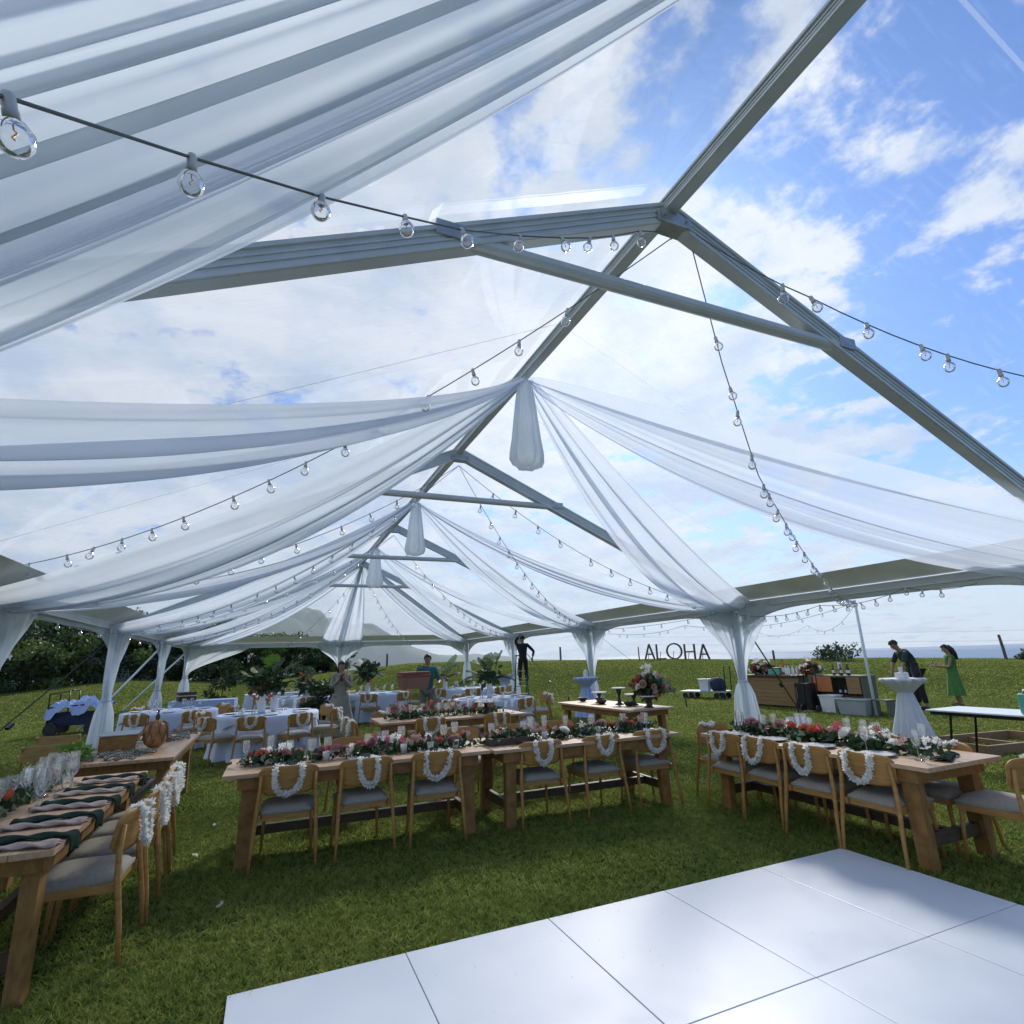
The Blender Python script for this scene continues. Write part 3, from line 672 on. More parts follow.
# calabash table
place(TB, (-1.36, 8.38, 0), R(90), 'wooden farm table holding the calabash and pebble leis', 'wooden farm tables')
def folding_chair(loc, rz, lab):
    t = empty('folding_chair', loc, rz, lab, 'chair', 'wooden folding chairs at the left')
    MB().box((0,-.19,.80), (.46,.02,.16)).build('backrest', 'oak2', t, bevel=.006)
    MB().box((0,.02,.45), (.40,.38,.03)).build('seat', 'oak2', t, bevel=.006)
    for s in (-1, 1):
        MB().beam((s*.225,.25,0), (s*.215,-.205,.88), .022, .04).build('leg', 'oak2', t)
        MB().beam((s*.195,-.26,0), (s*.195,.16,.46), .022, .035).build('leg', 'oak2', t)
folding_chair((-2.25,8.25,0), R(8), 'nearer tan wooden folding chair left of the calabash table')
folding_chair((-2.45,9.35,0), R(4), 'farther tan wooden folding chair left of the calabash table')
# right table
place(TB, (5.07, 4.08, 0), R(90), 'wooden farm table with pink flowers at the right, beside the dance floor', 'wooden farm tables')
for i, y in enumerate([3.37,3.92,4.44,4.94]):
    chair(4.80, y, R(-90)+R(random.uniform(-4,4)), W5[i] + ' oak chair from the camera, dance-floor side of the right table', 'chairs at the right table')
for i, y in enumerate([3.35,3.9,4.45,4.95]):
    chair(5.42, y, R(90)+R(random.uniform(-4,4)), W5[i] + ' oak chair from the camera, outer side of the right table', 'chairs at the right table', lei=True)
chair(5.02, 5.36, PI, 'oak chair at the far head of the right table', 'chairs at the right table')
chair(5.36, 2.84, R(3), 'oak chair at the near head of the right table', 'chairs at the right table')
# second row table
place(TB, (2.82, 9.4, 0), R(0), 'wooden farm table in the second row, behind the centre tables', 'wooden farm tables')
for i, x in enumerate([2.35, 3.45]): chair(x, 8.98, R(random.uniform(-4,4)), ['left', 'right'][i] + ' oak chair on the near side of the second-row farm table', 'chairs at the second-row table')
for i, y in enumerate([9.2, 9.75]): chair(1.45, y, R(-90), ['nearer', 'farther'][i] + ' oak chair at the left end of the second-row farm table', 'chairs at the second-row table')
for i, x in enumerate([1.95, 2.55, 3.2, 3.8]): chair(x, 10.2, PI+R(random.uniform(-8,8)), W5[i] + ' oak chair from the left, far side of the second-row table', 'chairs at the second-row table')
# cake table
place(TB, (5.98, 9.3, 0), R(92), 'wooden farm table carrying empty cake stands', 'wooden farm tables')

# round tables
def make_round():
    t = empty('round_table'); tag(t, 'x', 'table')
    MB().lathe([(.001,.725),(.90,.725),(.91,.735),(.91,.745),(.90,.75),(.001,.75)], 40).build('tabletop', 'tablewood', t)
    for k in range(4):
        a = k*PI/2+.7; MB().tube([(.5*math.cos(a),.5*math.sin(a),.725),(.62*math.cos(a),.62*math.sin(a),0)], .016, 8).build('leg', 'blackm', t)
    return t
def make_round_cloth():
    fn = lambda a, i: 1+(.055*math.sin(a*14)+.03*math.sin(a*23+1))*max(0, i-3)/4
    o = MB().lathe([(.001,.757),(.5,.758),(.90,.757),(.925,.745),(.935,.6),(.965,.35),(.99,.12),(1.0,.012)], 140, fn=fn).build('tablecloth', 'cloth', smooth=True)
    return tag(o, 'x', 'tablecloth')
def make_overlay():
    def f(u, v):
        x, y = (u*2-1)*1.06, (v*2-1)*1.06; r = math.hypot(x, y)
        if r < .935: return (x, y, .764)
        ex = r-.935; k = .945/r
        return (x*(k+ex*.05), y*(k+ex*.05), .762-ex*1.0+.004)
    o = MB().grid(f, 40, 40).build('overlay_cloth', 'cloth3', smooth=True); return tag(o, 'x', 'tablecloth')
RT, RC, RO = make_round(), make_round_cloth(), make_overlay()
RND = [(0.02,12.55,.45,'the nearer left round table', (-2.4,-1.8,-1.15,-.4,.5,1.6,2.7)),
       (4.95,12.85,.1,'the round table in front of the ladder', (-2.75,-2.1,-1.35,-.5,-.05,.9,1.9)),
       (3.05,17.9,.3,'the far middle round table', (-2.6,-1.9,-1.1,-.3,.6,2.,3.)),
       (.95,18.2,.7,'the far round table behind the standing woman', (-2.3,-1.5,-.7,.3,1.6,2.8)),
       (6.1,18.0,.5,'the round table near the corner drape', (-2.6,-1.8,-1.0,-.2,.8,2.4)),
       (-2.0,14.9,.2,'the round table nearest the left eave', (-1.9,-1.1,-.3,.7,2.2))]
for x, y, r, nm, angs in RND:
    place(RT, (x, y, 0), r, nm.replace('the ', '', 1) + ' standing on the lawn under a pale cloth', 'round banquet tables')
    place(RC, (x, y, 0), r, 'pale blue-grey floor-length cloth on ' + nm, 'pale round tablecloths')
    place(RO, (x, y, 0), r+.6, 'blue square overlay cloth on ' + nm, 'blue overlay cloths')
    for i, a in enumerate(angs):
        cx, cy = x+1.12*math.cos(a), y+1.12*math.sin(a)
        chair(cx, cy, a+PI/2+R(random.uniform(-6,6)), W5[i] + ' oak chair anticlockwise around ' + nm, 'chairs at the round tables')
# gift table with blue cloth at far left
def cloth_rect(loc, L, W, H, rz, lab, m='cloth2', nm='draped_table'):
    t = empty(nm, loc, rz, lab, 'table')
    MB().box((0,0,H-.015), (L-.02,W-.02,.03)).build('tabletop', 'tablewood', t)
    def per(s):
        P = 2*(L+W); s = (s % 1)*P
        for a, b, c, d in ((-L/2,-W/2,1,0),(L/2,-W/2,0,1),(L/2,W/2,-1,0),(-L/2,W/2,0,-1)):
            l = L if c else W
            if s <= l: return a+c*s, b+d*s
            s -= l
        return -L/2, -W/2
    def f(u, v):
        x, y = per(u); k = 1+(.05*v+.03*v*math.sin(u*110)+.018*v*math.sin(u*61+1)); return (x*k, y*k, H-(H-.01)*v+.004)
    c = MB().grid(f, 220, 8); n = len(c.v); c.add([(-L/2,-W/2,H+.004),(L/2,-W/2,H+.004),(L/2,W/2,H+.004),(-L/2,W/2,H+.004)], [(0,1,2,3)])
    c.build('cloth', m, t, smooth=False)
    return t
cloth_rect((-1.75,19.2,0), 1.7, .8, .76, R(-4), 'rectangular gift table under a floor-length blue cloth at far left')
cloth_rect((.2,21.4,0), 1.9, .75, .76, R(3), 'rectangular draped table far behind the left round tables', 'whitecloth')

def cocktail(loc, r, H, lab, spread=.35, m='whitecloth'):
    t = empty('cocktail_table', loc, 0, lab, 'table', 'cloth-covered cocktail tables')
    MB().lathe([(.001,H-.03),(r-.05,H-.03),(r-.05,H-.006),(.001,H-.006)], 32).tube([(0,0,0),(0,0,H-.03)], .03, 10).build('tabletop', 'tablewood', t)
    fn = lambda a, i: 1+(.0 if i < 3 else (.10 if i > 5 else .06)*math.sin(a*13)+.04*math.sin(a*22+1))
    prof = [(.001,H),(r*.8,H+.001),(r,H-.004),(r*.97,H-.04),(r*.62,H-.14),(.14,H-.24),(.105,H-.27),(.13,H-.34),(spread*.60,H*.42),(spread*.86,.15),(spread*.95,.012)]
    MB().lathe(prof, 90, fn=fn).build('cloth', m, t, smooth=True)
    MB().lathe([(.09,H-.29),(.122,H-.285),(.122,H-.255),(.09,H-.25)], 24).build('tie', m, t)
    return t
cocktail((10.95,6.95,0), .375, 1.07, 'white cloth cocktail table tied at the waist, near the green-dressed woman', .32)
cocktail((8.35,14.2,0), .36, 1.07, 'blue-white cocktail table half hidden by the drape behind the cake table', .36, 'cloth2')
cocktail((8.3,20.2,0), .36, 1.07, 'blue-white cocktail table left of the ladder', .42, 'cloth2')

# ------------------------------------------------------------------ tableware
def make_glass(h=.21, r=.042, stem=.09):
    p = [(.001,.004),(.036,.004),(.036,.007),(.006,.012),(.0045,.02),(.0045,stem),(.012,stem+.008),(r*.85,stem+.035),(r,stem+.06),(r*.97,h-.03),(r*.85,h)]
    o = MB().lathe(p, 16).build('wine_glass', 'glass', smooth=True); return tag(o, 'x', 'glass')
def make_tumbler():
    o = MB().lathe([(.001,.006),(.03,.003),(.033,.01),(.037,.10)], 14).build('tumbler', 'glass', smooth=True); return tag(o, 'x', 'glass')
WG, TU, WG2 = make_glass(), make_tumbler(), make_glass(.235, .036, .10)
PL = tag(MB().lathe([(.001,.004),(.08,.004),(.10,.010),(.135,.018),(.137,.021),(.10,.014),(.001,.009)], 28).build('dinner_plate', 'plate', smooth=True), 'x', 'plate')
CD = tag(MB().lathe([(.001,.0),(.03,.0),(.033,.05),(.033,.085),(.030,.085),(.030,.03),(.001,.03)], 14).build('votive_candle', 'petal', smooth=True), 'x', 'candle')
def napkin(loc, rz, L, m, lab, w=.11, over=.12):
    def f(u, v):
        a = lerp(-L/2, L/2, u); e = max(0, a-(L/2-over)); y = (v-.5)*w*(1+.25*math.sin(u*7+1))+.009*math.sin(u*5+loc[1]*9)
        z = .010+.012*(1-(2*v-1)**2)+.006*math.sin(u*19+v*5)
        if e > 0: return (L/2-over+.012*min(1, e/.02), y, z-e)
        return (a, y, z)
    o = MB().grid(f, 30, 8).build('napkin', m, smooth=True, solid=.006); o.location = loc; o.rotation_euler = (0,0,rz)
    return tag(o, lab, 'napkin', 'folded napkins on the tables')
TH = .762
# left table settings, seated from the right side
for i, y in enumerate([4.18,4.66,5.14,5.62,6.08]):
    napkin((-1.13, y, TH), R(-4), .52, 'napkin', W5[i] + ' dark green napkin from the camera hanging off the left table', over=.09)
    napkin((-1.19, y-.17, TH), R(-7), .44, 'napkin2', W5[i] + ' folded rose-grey napkin from the camera on the left table', w=.09, over=.005)
gl = 'clear glass in the crowd of glasses on the left table'
for i in range(34):
    y = 3.95+i*.071; x = -1.52+random.uniform(-.16,.14)
    place(random.choice([WG, WG2, WG, TU]), (x, y, TH), 0, gl, 'glasses on the left table', random.uniform(.95,1.1))
def glasses(lx, ly, dx, dy, n, spread, lab, grp, ps=(0,0,1,2)):
    for i in range(n):
        t = (i+.5)/n; px, py = -dy, dx
        s = random.uniform(-spread, spread); ln = math.hypot(dx, dy)
        place([WG, WG2, TU][random.choice(ps)], (lx+dx*t+px/ln*s+random.uniform(-.05,.05), ly+dy*t+py/ln*s, TH), 0, lab, grp, random.uniform(.9,1.05))
glasses(-.25, 6.12, 2.3, 0, 12, .33, 'clear glass among the flowers on the left centre table', 'glasses on the left centre table')
glasses(2.2, 6.02, 2.25, 0, 12, .33, 'clear glass among the flowers on the right centre table', 'glasses on the right centre table')
glasses(5.07, 3.0, 0, 2.15, 15, .30, 'clear glass among the flowers on the right-hand table', 'glasses on the right-hand table')
glasses(1.7, 9.4, 2.3, 0, 14, .33, 'clear glass on the second-row farm table', 'glasses on the second-row table')
for (x, y, r, nm, angs) in RND:
    for k in range(12):
        a = k*2*PI/12+r; q = .48 if k % 2 else .56
        place(random.choice([WG, WG2, TU]), (x+q*math.cos(a), y+q*math.sin(a), .766), 0, 'clear glass on ' + nm, 'glasses on ' + nm)
    for k in range(7):
        a = k*2*PI/7+.3; place(PL, (x+.70*math.cos(a), y+.70*math.sin(a), .766), 0, 'white dinner plate on ' + nm, 'plates on ' + nm)
# plates and napkins on the centre, right and second-row tables
for i, x in enumerate([.23,.87,1.55,2.69,3.42,4.12]):
    place(PL, (x, 5.80, TH), 0, 'white plate at the ' + W5[i] + ' near place of the centre tables', 'plates on the centre tables')
    napkin((x+.02, 5.74, TH+.015), R(-90), .34, 'napkin', 'dark green napkin at the ' + W5[i] + ' near place of the centre tables', over=.004)
for i, y in enumerate([3.37,3.92,4.44,4.94]):
    place(PL, (4.78, y, TH), 0, 'white plate at the ' + W5[i] + ' dance-floor place of the right table', 'plates on the right table')
    place(PL, (5.38, y, TH), 0, 'white plate at the ' + W5[i] + ' outer place of the right table', 'plates on the right table')
    napkin((5.40, y+.06, TH+.015), R(4), .36, 'napkin', 'dark green napkin at the ' + W5[i] + ' outer place of the right table', over=.02)
napkin((5.1, 3.02, TH), R(20), .40, 'napkin', 'dark green napkin lying across the near end of the right table', over=.004)
def card(loc, rz, w, h, lab, lean=.25):
    t = empty('menu_card', loc, rz, lab, 'card')
    m4 = Matrix.Rotation(-lean, 3, 'X')
    MB().box((0,0,h/2*math.cos(lean)+.004), (w,.003,h), m=m4).build('card', 'paper', t)
    ln = MB()
    for k in range(5): ln.box((0,-.0026+math.sin(lean)*(h*.3-k*h*.13),h/2*math.cos(lean)+.004+(h*.3-k*h*.13)*math.cos(lean)), (w*(.6-.1*(k % 2)),.0014,h*.03), m=m4)
    ln.build('printed_lines', 'greyfab', t)
    MB().box((0,.04,.008), (w*.3,.09,.014)).build('stand', 'darkwood', t)
card((1.18,6.40,TH), R(-20), .17, .13, 'white menu card leaning among pink flowers on the centre table', .5)
card((5.75,6.1,0), R(-25), .01, .01, 'x') if False else None

# ------------------------------------------------------------------ flowers
def leaf_cluster(mb, c, n, rad, size, rr, sq=(1,1,.6), up=.2):
    for _ in range(n):
        d = Vector((rr.gauss(0,1), rr.gauss(0,1), rr.gauss(0,1))).normalized()*rad*rr.random()**.4
        p = Vector(c)+Vector((d.x*sq[0], d.y*sq[1], d.z*sq[2])); ax = Vector((rr.gauss(0,1), rr.gauss(0,1), rr.gauss(0,1)+up)).normalized()
        s = ax.orthogonal().normalized(); s = Matrix.Rotation(rr.uniform(0,6.28), 3, ax) @ s; L = size*rr.uniform(.6,1.3); w = L*.3
        mb.add([p, p+ax*L*.5+s*w, p+ax*L, p+ax*L*.5-s*w], [(0,1,2,3)])
def bloom_mesh(kind, seed):
    rr = random.Random(seed); mb = MB()
    if kind == 'rose':
        for ring, (r, z, n) in enumerate([(.012,.03,4),(.026,.024,6),(.040,.012,7),(.05,0,8)]):
            for k in range(n):
                a = 2*PI*k/n+ring*.6; d = Vector((math.cos(a), math.sin(a), 0)); s = Vector((-math.sin(a), math.cos(a), 0)); w = .020
                b = d*r*.45+Vector((0,0,-.012)); t = d*r+Vector((0,0,z))
                mb.add([b-s*w*.5, b+s*w*.5, t+s*w, t+d*.006+Vector((0,0,.004)), t-s*w], [(0,1,2,3,4)])
        mb.ball((0,0,.006), .020, 8)
    elif kind == 'ginger':
        for j in range(9):
            for k in range(6):
                a = 2*PI*k/6+j*.5; z = .11*j/9; r = .034*math.sin(PI*(.25+.7*(1-j/9)))
                d = Vector((math.cos(a), math.sin(a), 0)); s = Vector((-math.sin(a), math.cos(a), 0))
                b = Vector((0,0,z))+d*r*.4; t = Vector((0,0,z+.018))+d*r*1.15
                mb.add([b, b.lerp(t, .6)+s*.012, t, b.lerp(t, .6)-s*.012], [(0,1,2,3)])
        mb.tube([(0,0,-.03),(0,0,.09)], [.012,.006], 6)
    elif kind == 'orchid':
        for k in range(7): flower_star(mb, (rr.uniform(-.04,.04), rr.uniform(-.04,.04), rr.uniform(0,.06)), .03, (rr.gauss(0,1), rr.gauss(0,1), 1), rr, 5, .2)
    return mb
BL = {}
def bloom(kind, m, parent, loc, rot, s):
    k = (kind, m)
    if k not in BL:
        o = bloom_mesh(kind, len(BL)).build('bloom', m); BL[k] = o; col.objects.unlink(o)
    c = BL[k].copy(); col.objects.link(c); c.parent = parent; c.location = loc; c.rotation_euler = rot; c.scale = (s,)*3
def arrangement(loc, rz, L, W, lab, seed, pal, n=9, tall=.0, fol=300, big=1.15):
    rr = random.Random(seed); t = empty('flower_arrangement', loc, rz, lab, 'flowers', 'table flower arrangements')
    mb = MB(); mg = MB()
    for k in range(int(fol/20)):
        x = rr.uniform(-L/2, L/2); leaf_cluster(mb, (x, rr.uniform(-W/3,W/3), .035), 20, W*.45, .075, rr, (1.3,1,.35))
        if k % 2: leaf_cluster(mg, (x, rr.uniform(-W/2,W/2), .045), 9, W*.4, .065, rr, (1.3,1,.4))
    mb.build('foliage', 'leaf', t); mg.build('foliage', 'leafg', t)
    for k in range(n):
        kind, m = rr.choice(pal); s = rr.uniform(.75,1.15)*big
        if kind == 'ginger': s *= .8
        bloom(kind, m, t, (lerp(-L/2, L/2, (k+.5)/n)+rr.uniform(-.03,.03), rr.uniform(-W/3,W/3), .06+rr.uniform(0,.05)+tall*rr.random()), (rr.uniform(-.8,.8), rr.uniform(-.8,.8), rr.uniform(0,6)), s)
    return t
PALM = [('rose','mauve'),('rose','blush'),('rose','pink'),('ginger','pink'),('rose','coral'),('orchid','petal'),('rose','blush'),('orchid','blush'),('rose','mauve'),('orchid','petal')]
PALW = [('orchid','petal'),('rose','blush'),('orchid','blush'),('rose','petal')]
for i, x in enumerate([.22,.95,1.68]):
    arrangement((x,6.05,TH), R(random.uniform(-6,6)), .74, .30, ['low flower arrangement with one pink bloom at the left end of the centre tables', 'low flower arrangement beside the menu card on the left centre table', 'low pink flower arrangement left of the joint between the centre tables'][i], 40+i, PALM, 11)
for i, x in enumerate([2.55,3.25,3.95]):
    arrangement((x,5.97,TH), R(random.uniform(-6,6)), .74, .30, ['low dark greenery arrangement with one coral bloom right of the centre tables\' joint', 'low white and green flower arrangement mid right centre table', 'low coral flower arrangement at the right end of the centre tables'][i], 50+i, [PALM, PALW+[('rose','coral')], PALM][i], 10)
for i, y in enumerate([4.85,4.3,3.8,3.42]):
    arrangement((5.07,y,TH), R(90), .60, .32, ['pink ginger arrangement at the far end of the right table', 'pink and coral arrangement mid right table', 'white flower arrangement with tall pink ginger on the right table', 'loose white orchids and greenery at the near end of the right table'][i], 60+i, [PALM[:3]+[('rose','mauve')], PALM, PALW+[('ginger','pink'),('rose','mauve')], PALW][i], [8,9,9,6][i], .03, fol=[300,300,260,120][i], big=1.2)
for i, y in enumerate([4.2,5.0,5.8]):
    arrangement((-1.66,y,TH), R(90), .6, .26, ['low greenery at the near end of the left table', 'low orange and green flowers between glasses on the left table', 'low greenery at the far end of the left table'][i], 70+i, [('rose','coral'),('orchid','petal'),('rose','mauve')], 5, fol=180)
for i, x in enumerate([2.2,3.2]):
    arrangement((x,9.42,TH), 0, .85, .32, ['blush flower arrangement on the left half of the second-row table', 'pink flower arrangement on the right half of the second-row table'][i], 80+i, PALM, 10, .08)

# tall tropical arrangements
def frond(mb, base, az, L, rise, droop, rr, nl=22, ll=.24, w=.022):
    base = Vector(base); d = Vector((math.cos(az), math.sin(az), 0)); s = Vector((-math.sin(az), math.cos(az), 0)); pts = []
    for i in range(nl+1):
        t = i/nl; pts.append(base+d*L*t*.8+Vector((0,0,rise*t-droop*t*t)))
    mb.tube([tuple(p) for p in pts], [.008*(1-.8*i/nl) for i in range(nl+1)], 5)
    for i in range(3, nl):
        p = pts[i]; tg = (pts[min(i+1,nl)]-pts[i-1]).normalized(); l = ll*math.sin(PI*(.12+.85*i/nl))**.7
        for q in (-1, 1):
            e = p+s*q*l*.75+tg*l*.55+Vector((0,0,-l*.25)); mdl = p.lerp(e, .5)+Vector((0,0,.02))
            mb.add([p, mdl+tg*w, e, mdl-tg*w], [(0,1,2,3)])
def monstera(mb, base, az, stem, size, tilt, rr):
    base = Vector(base); d = Vector((math.cos(az), math.sin(az), 0)); s = Vector((-math.sin(az), math.cos(az), 0)); top = base+d*stem*.4+Vector((0,0,stem))
    mb.tube([tuple(base), tuple(base.lerp(top,.5)+Vector((0,0,.03))), tuple(top)], .008, 5)
    ax = (d*math.cos(tilt)+Vector((0,0,math.sin(tilt)))).normalized(); nn = s.cross(ax)
    L = size; k = 9
    for i in range(k):
        t0, t1 = i/k, (i+.78)/k
        def hw(t): return L*.52*math.sin(PI*min(1, .12+t*.88))**.65
        for q in (-1, 1):
            a0 = top+ax*L*(t0-.15); a1 = top+ax*L*(t1-.15)
            mb.add([a0, a1, a1+s*q*hw(t1)+ax*L*.10-nn*L*.10, a0+s*q*hw(t0)+ax*L*.10-nn*L*.10] if i else [a0, a1, a1+s*q*hw(t1)*.95-nn*L*.08, a0+s*q*hw(t1)*.6-ax*L*.1-nn*L*.08], [(0,1,2,3)])
def tropical(loc, rz, lab, seed, H=.75, nf=6, nm=3, vase='white', heli=True, fl=.7, ms=.42, lc=160):
    rr = random.Random(seed); t = empty('tropical_arrangement', loc, rz, lab, 'plant arrangement', 'tall tropical leaf arrangements')
    MB().lathe([(.001,.003),(.06,.003),(.075,.05),(.07,.22),(.05,.30),(.055,.32)], 18).build('vase', vase, t, smooth=True)
    mb = MB()
    for k in range(nf): frond(mb, (0,0,.3), k*2*PI/nf+rr.uniform(-.3,.3), fl*rr.uniform(.8,1.1), H*rr.uniform(.8,1.2), H*rr.uniform(.5,.9), rr)
    leaf_cluster(mb, (0,0,H*.75), lc, .30, .17, rr, (1,1,.8))
    mb.build('fronds', 'leaf', t)
    for k in range(nm):
        m2 = MB(); monstera(m2, (0,0,.3), rr.uniform(0,6.28), H*rr.uniform(.5,.8), ms*rr.uniform(.8,1.1), rr.uniform(.3,1.2), rr); m2.build('leaf', 'leafl' if k == 1 else 'leaf', t)
    if heli:
        for k in range(4):
            a = rr.uniform(0,6.28); h = MB(); b = Vector((.13*math.cos(a), .13*math.sin(a), .20+.07*k))
            h.tube([(0,0,.3), tuple(b)], .006, 5)
            for j in range(5):
                q = b+Vector((0,0,.05*j)); sg = 1 if j % 2 else -1
                h.add([q, q+Vector((sg*.07,0,.05)), q+Vector((sg*.10,0,.10)), q+Vector((0,.01,.06))], [(0,1,2,3)])
            h.build('heliconia', 'coral', t)
    return t
tropical((-.12,12.55,.766), 0, 'palm and orange heliconia arrangement on the nearer left round table', 1, H=.80, nf=8, nm=3, fl=.5, ms=.36, lc=110)
tropical((.12,12.75,.766), 1, 'second smaller palm arrangement with a broad grey-green leaf on the nearer left round table', 2, H=.72, nf=5, nm=2, fl=.45, lc=70)
tropical((4.92,12.95,.766), .3, 'broad monstera arrangement on the round table in front of the ladder', 3, H=.68, nf=9, nm=5, heli=False, fl=.75, ms=.38, lc=40)
tropical((2.75,17.7,.766), .8, 'drooping dark palm arrangement on the far middle round table', 5, H=1.0, nf=12, nm=1, fl=.75)
tropical((5.25,17.9,.766), .2, 'round-leaved monstera arrangement left of the far corner drape', 6, H=.50, nf=3, nm=3, heli=False, ms=.5, lc=20)
tropical((1.0,18.2,.766), .1, 'low tropical arrangement on the far round table behind the standing woman', 8, H=.35, nf=3, nm=1)
def potted(loc, H, rad, lab, seed, m='leaf'):
    rr = random.Random(seed); t = empty('potted_shrub', loc, 0, lab, 'plant')
    MB().lathe([(.001,.0),(.17,.0),(.22,.35),(.24,.36),(.20,.36),(.001,.33)], 20).build('pot', 'darkwood', t, smooth=True)
    MB().tube([(0,0,.3),(.02,.01,H*.6)], [.03,.015], 6).build('stem', 'bark', t)
    mb = MB()
    for k in range(16):
        a = rr.uniform(0,6.28); q = rad*rr.uniform(.2,.8); leaf_cluster(mb, (q*math.cos(a), q*math.sin(a), lerp(.5, H, rr.random())), 55, rad*.42, .13, rr)
    mb.build('foliage', m, t)
potted((1.35,17.0,0), 1.35, .55, 'dark leafy shrub in a pot left of the standing woman', 4)
potted((-1.6,23.5,0), 1.9, .6, 'tall dark shrub behind the blue gift table', 9)

# ------------------------------------------------------------------ items on the calabash table, cake table
cal = empty('calabash_gourd', (-1.22,8.15,TH), 0, 'large brown calabash in a knotted cord net on the left farm table', 'calabash'); cal.scale = (.74,)*3
MB().lathe([(.001,.0),(.09,.01),(.155,.07),(.175,.14),(.155,.19),(.165,.22),(.175,.28),(.15,.35),(.08,.40),(.03,.42),(.001,.425)], 28).build('shell', 'gourd', cal, smooth=True)
nt_ = MB()
for k in range(8):
    a = k*PI/4; nt_.tube([((r+.006)*math.cos(a+.5*i*.2), (r+.006)*math.sin(a+.5*i*.2), z) for i, (r, z) in enumerate([(.155,.07),(.175,.14),(.157,.19),(.167,.22),(.177,.28),(.15,.35),(.08,.40)])], .005, 5)
    nt_.tube([((r+.006)*math.cos(a-.5*i*.2), (r+.006)*math.sin(a-.5*i*.2), z) for i, (r, z) in enumerate([(.155,.07),(.175,.14),(.157,.19),(.167,.22),(.177,.28),(.15,.35),(.08,.40)])], .005, 5)
nt_.build('cord_net', 'strap', cal); MB().lathe([(.02,.41),(.035,.45),(.03,.49),(.012,.52),(.018,.56),(.001,.58)], 12).build('stopper', 'darkwood', cal, smooth=True)
bx = empty('wooden_box', (-1.60,8.30,TH), R(6), 'rectangular wooden box with a grey lid left of the calabash', 'box'); bx.scale = (.8,.8,.9)
MB().box((0,0,.012), (.46,.62,.02)).box((.22,0,.10), (.018,.62,.155)).box((-.22,0,.10), (.018,.62,.155)).box((0,.30,.10), (.42,.018,.155)).box((0,-.30,.10), (.42,.018,.155)).build('body', 'tablewood', bx, bevel=.003)
MB().box((0,0,.189), (.48,.64,.014)).build('lid', 'grey', bx, bevel=.003)
def pebble_leis(cx, cy, L, W, n, lab, seed):
    rr = random.Random(seed)
    for k in range(n):
        x, y = cx+rr.uniform(-W/2,W/2), cy+rr.uniform(-L/2,L/2); r0 = rr.uniform(.05,.10); mb = MB()
        pts = [(r0*math.cos(2*PI*j/12), r0*1.3*math.sin(2*PI*j/12), .014+.012*math.sin(j*1.3+k)) for j in range(13)]
        mb.tube(pts, .004, 4, caps=False)
        for j in range(24):
            a = 2*PI*j/24; mb.ball((r0*math.cos(a), r0*1.3*math.sin(a), .014+.012*math.sin(j*.65+k)), .0115, 6)
        o = mb.build('nut_lei', 'stone', smooth=True); o.location = (x,y,TH+.008*(k%3)); o.rotation_euler = (0,0,rr.uniform(0,3)); tag(o, lab, 'lei', lab.replace('dark nut lei', 'nut leis'))

pebble_leis(-1.2, 9.05, .95, .5, 18, 'dark nut lei in the pile behind the calabash', 5)
pebble_leis(-1.45, 7.5, .45, .6, 16, 'dark nut lei in the pile at the near end of the calabash table', 6)
gp = MB(); rr_ = random.Random(3); leaf_cluster(gp, (0,0,.08), 180, .16, .07, rr_, (1,1,.7)); go_ = gp.build('herb_bunch', 'leafl'); go_.location = (-1.78,7.3,TH); tag(go_, 'small bright green bunch of leaves by the folding chairs', 'plant')
jar = empty('glass_jar', (-1.3,7.72,TH), 0, 'small lidded glass jar in front of the calabash', 'jar')
MB().lathe([(.001,.003),(.035,.003),(.037,.01),(.037,.09),(.028,.10)], 16).build('body', 'glass', jar, smooth=True); MB().lathe([(.001,.12),(.03,.12),(.032,.10),(.028,.098)], 16).build('lid', 'greym', jar)
def cake_stand(loc, r, h, lab, m='plate'):
    t = empty('cake_stand', loc, 0, lab, 'cake stand', 'cake stands on the farm tables')
    MB().lathe([(.001,h-.012),(r,h-.012),(r+.004,h),(r,h+.004),(.001,h-.002)], 30).build('plate', m, t, smooth=False)
    MB().lathe([(.001,.002),(.085,.002),(.08,.012),(.04,.03),(.02,h*.5),(.045,h*.75),(.06,h-.014)], 18).build('pedestal', 'black', t, smooth=True)
cake_stand((6.0,9.72,TH), .15, .20, 'low white-topped cake stand at the left of the cake table')
cake_stand((6.05,9.1,TH), .13, .30, 'tallest cake stand with a white plate on a black flared base')
cake_stand((6.2,8.85,TH), .17, .19, 'wide white cake stand on thin dark legs, right half of the cake table')
cake_stand((6.1,8.28,TH), .14, .19, 'cake stand on a round black base at the right end of the cake table')
cake_stand((3.45,9.25,TH), .21, .20, 'white dessert stand piled with small white sweets on the second-row table')
sw = MB()
for k in range(26):
    a = random.uniform(0,6.28); q = .19*math.sqrt(random.random()); sw.ball((q*math.cos(a), q*math.sin(a), .02), .022, 8)
so = sw.build('small_sweets', 'petal', smooth=True); so.location = (3.45,9.25,TH+.20); tag(so, 'small round white sweets heaped on the dessert stand', 'sweets', kind='stuff')
for k, (x, y) in enumerate([(5.9,10.2),(6.15,9.95),(5.85,9.4),(5.95,8.65)]):
    t = empty('black_bowl', (x,y,TH), 0, W5[k] + ' small black serving bowl from the far end of the cake table', 'bowl', 'bowls on the cake table')
    MB().lathe([(.001,.006),(.05,.004),(.09,.05),(.10,.08),(.092,.078),(.05,.015),(.001,.012)], 22).build('bowl', 'black', t, smooth=True)
    MB().tube([(.0,.0,.02),(.08,.05,.11),(.12,.08,.15)], .006, 6).build('spoon', 'greym', t)
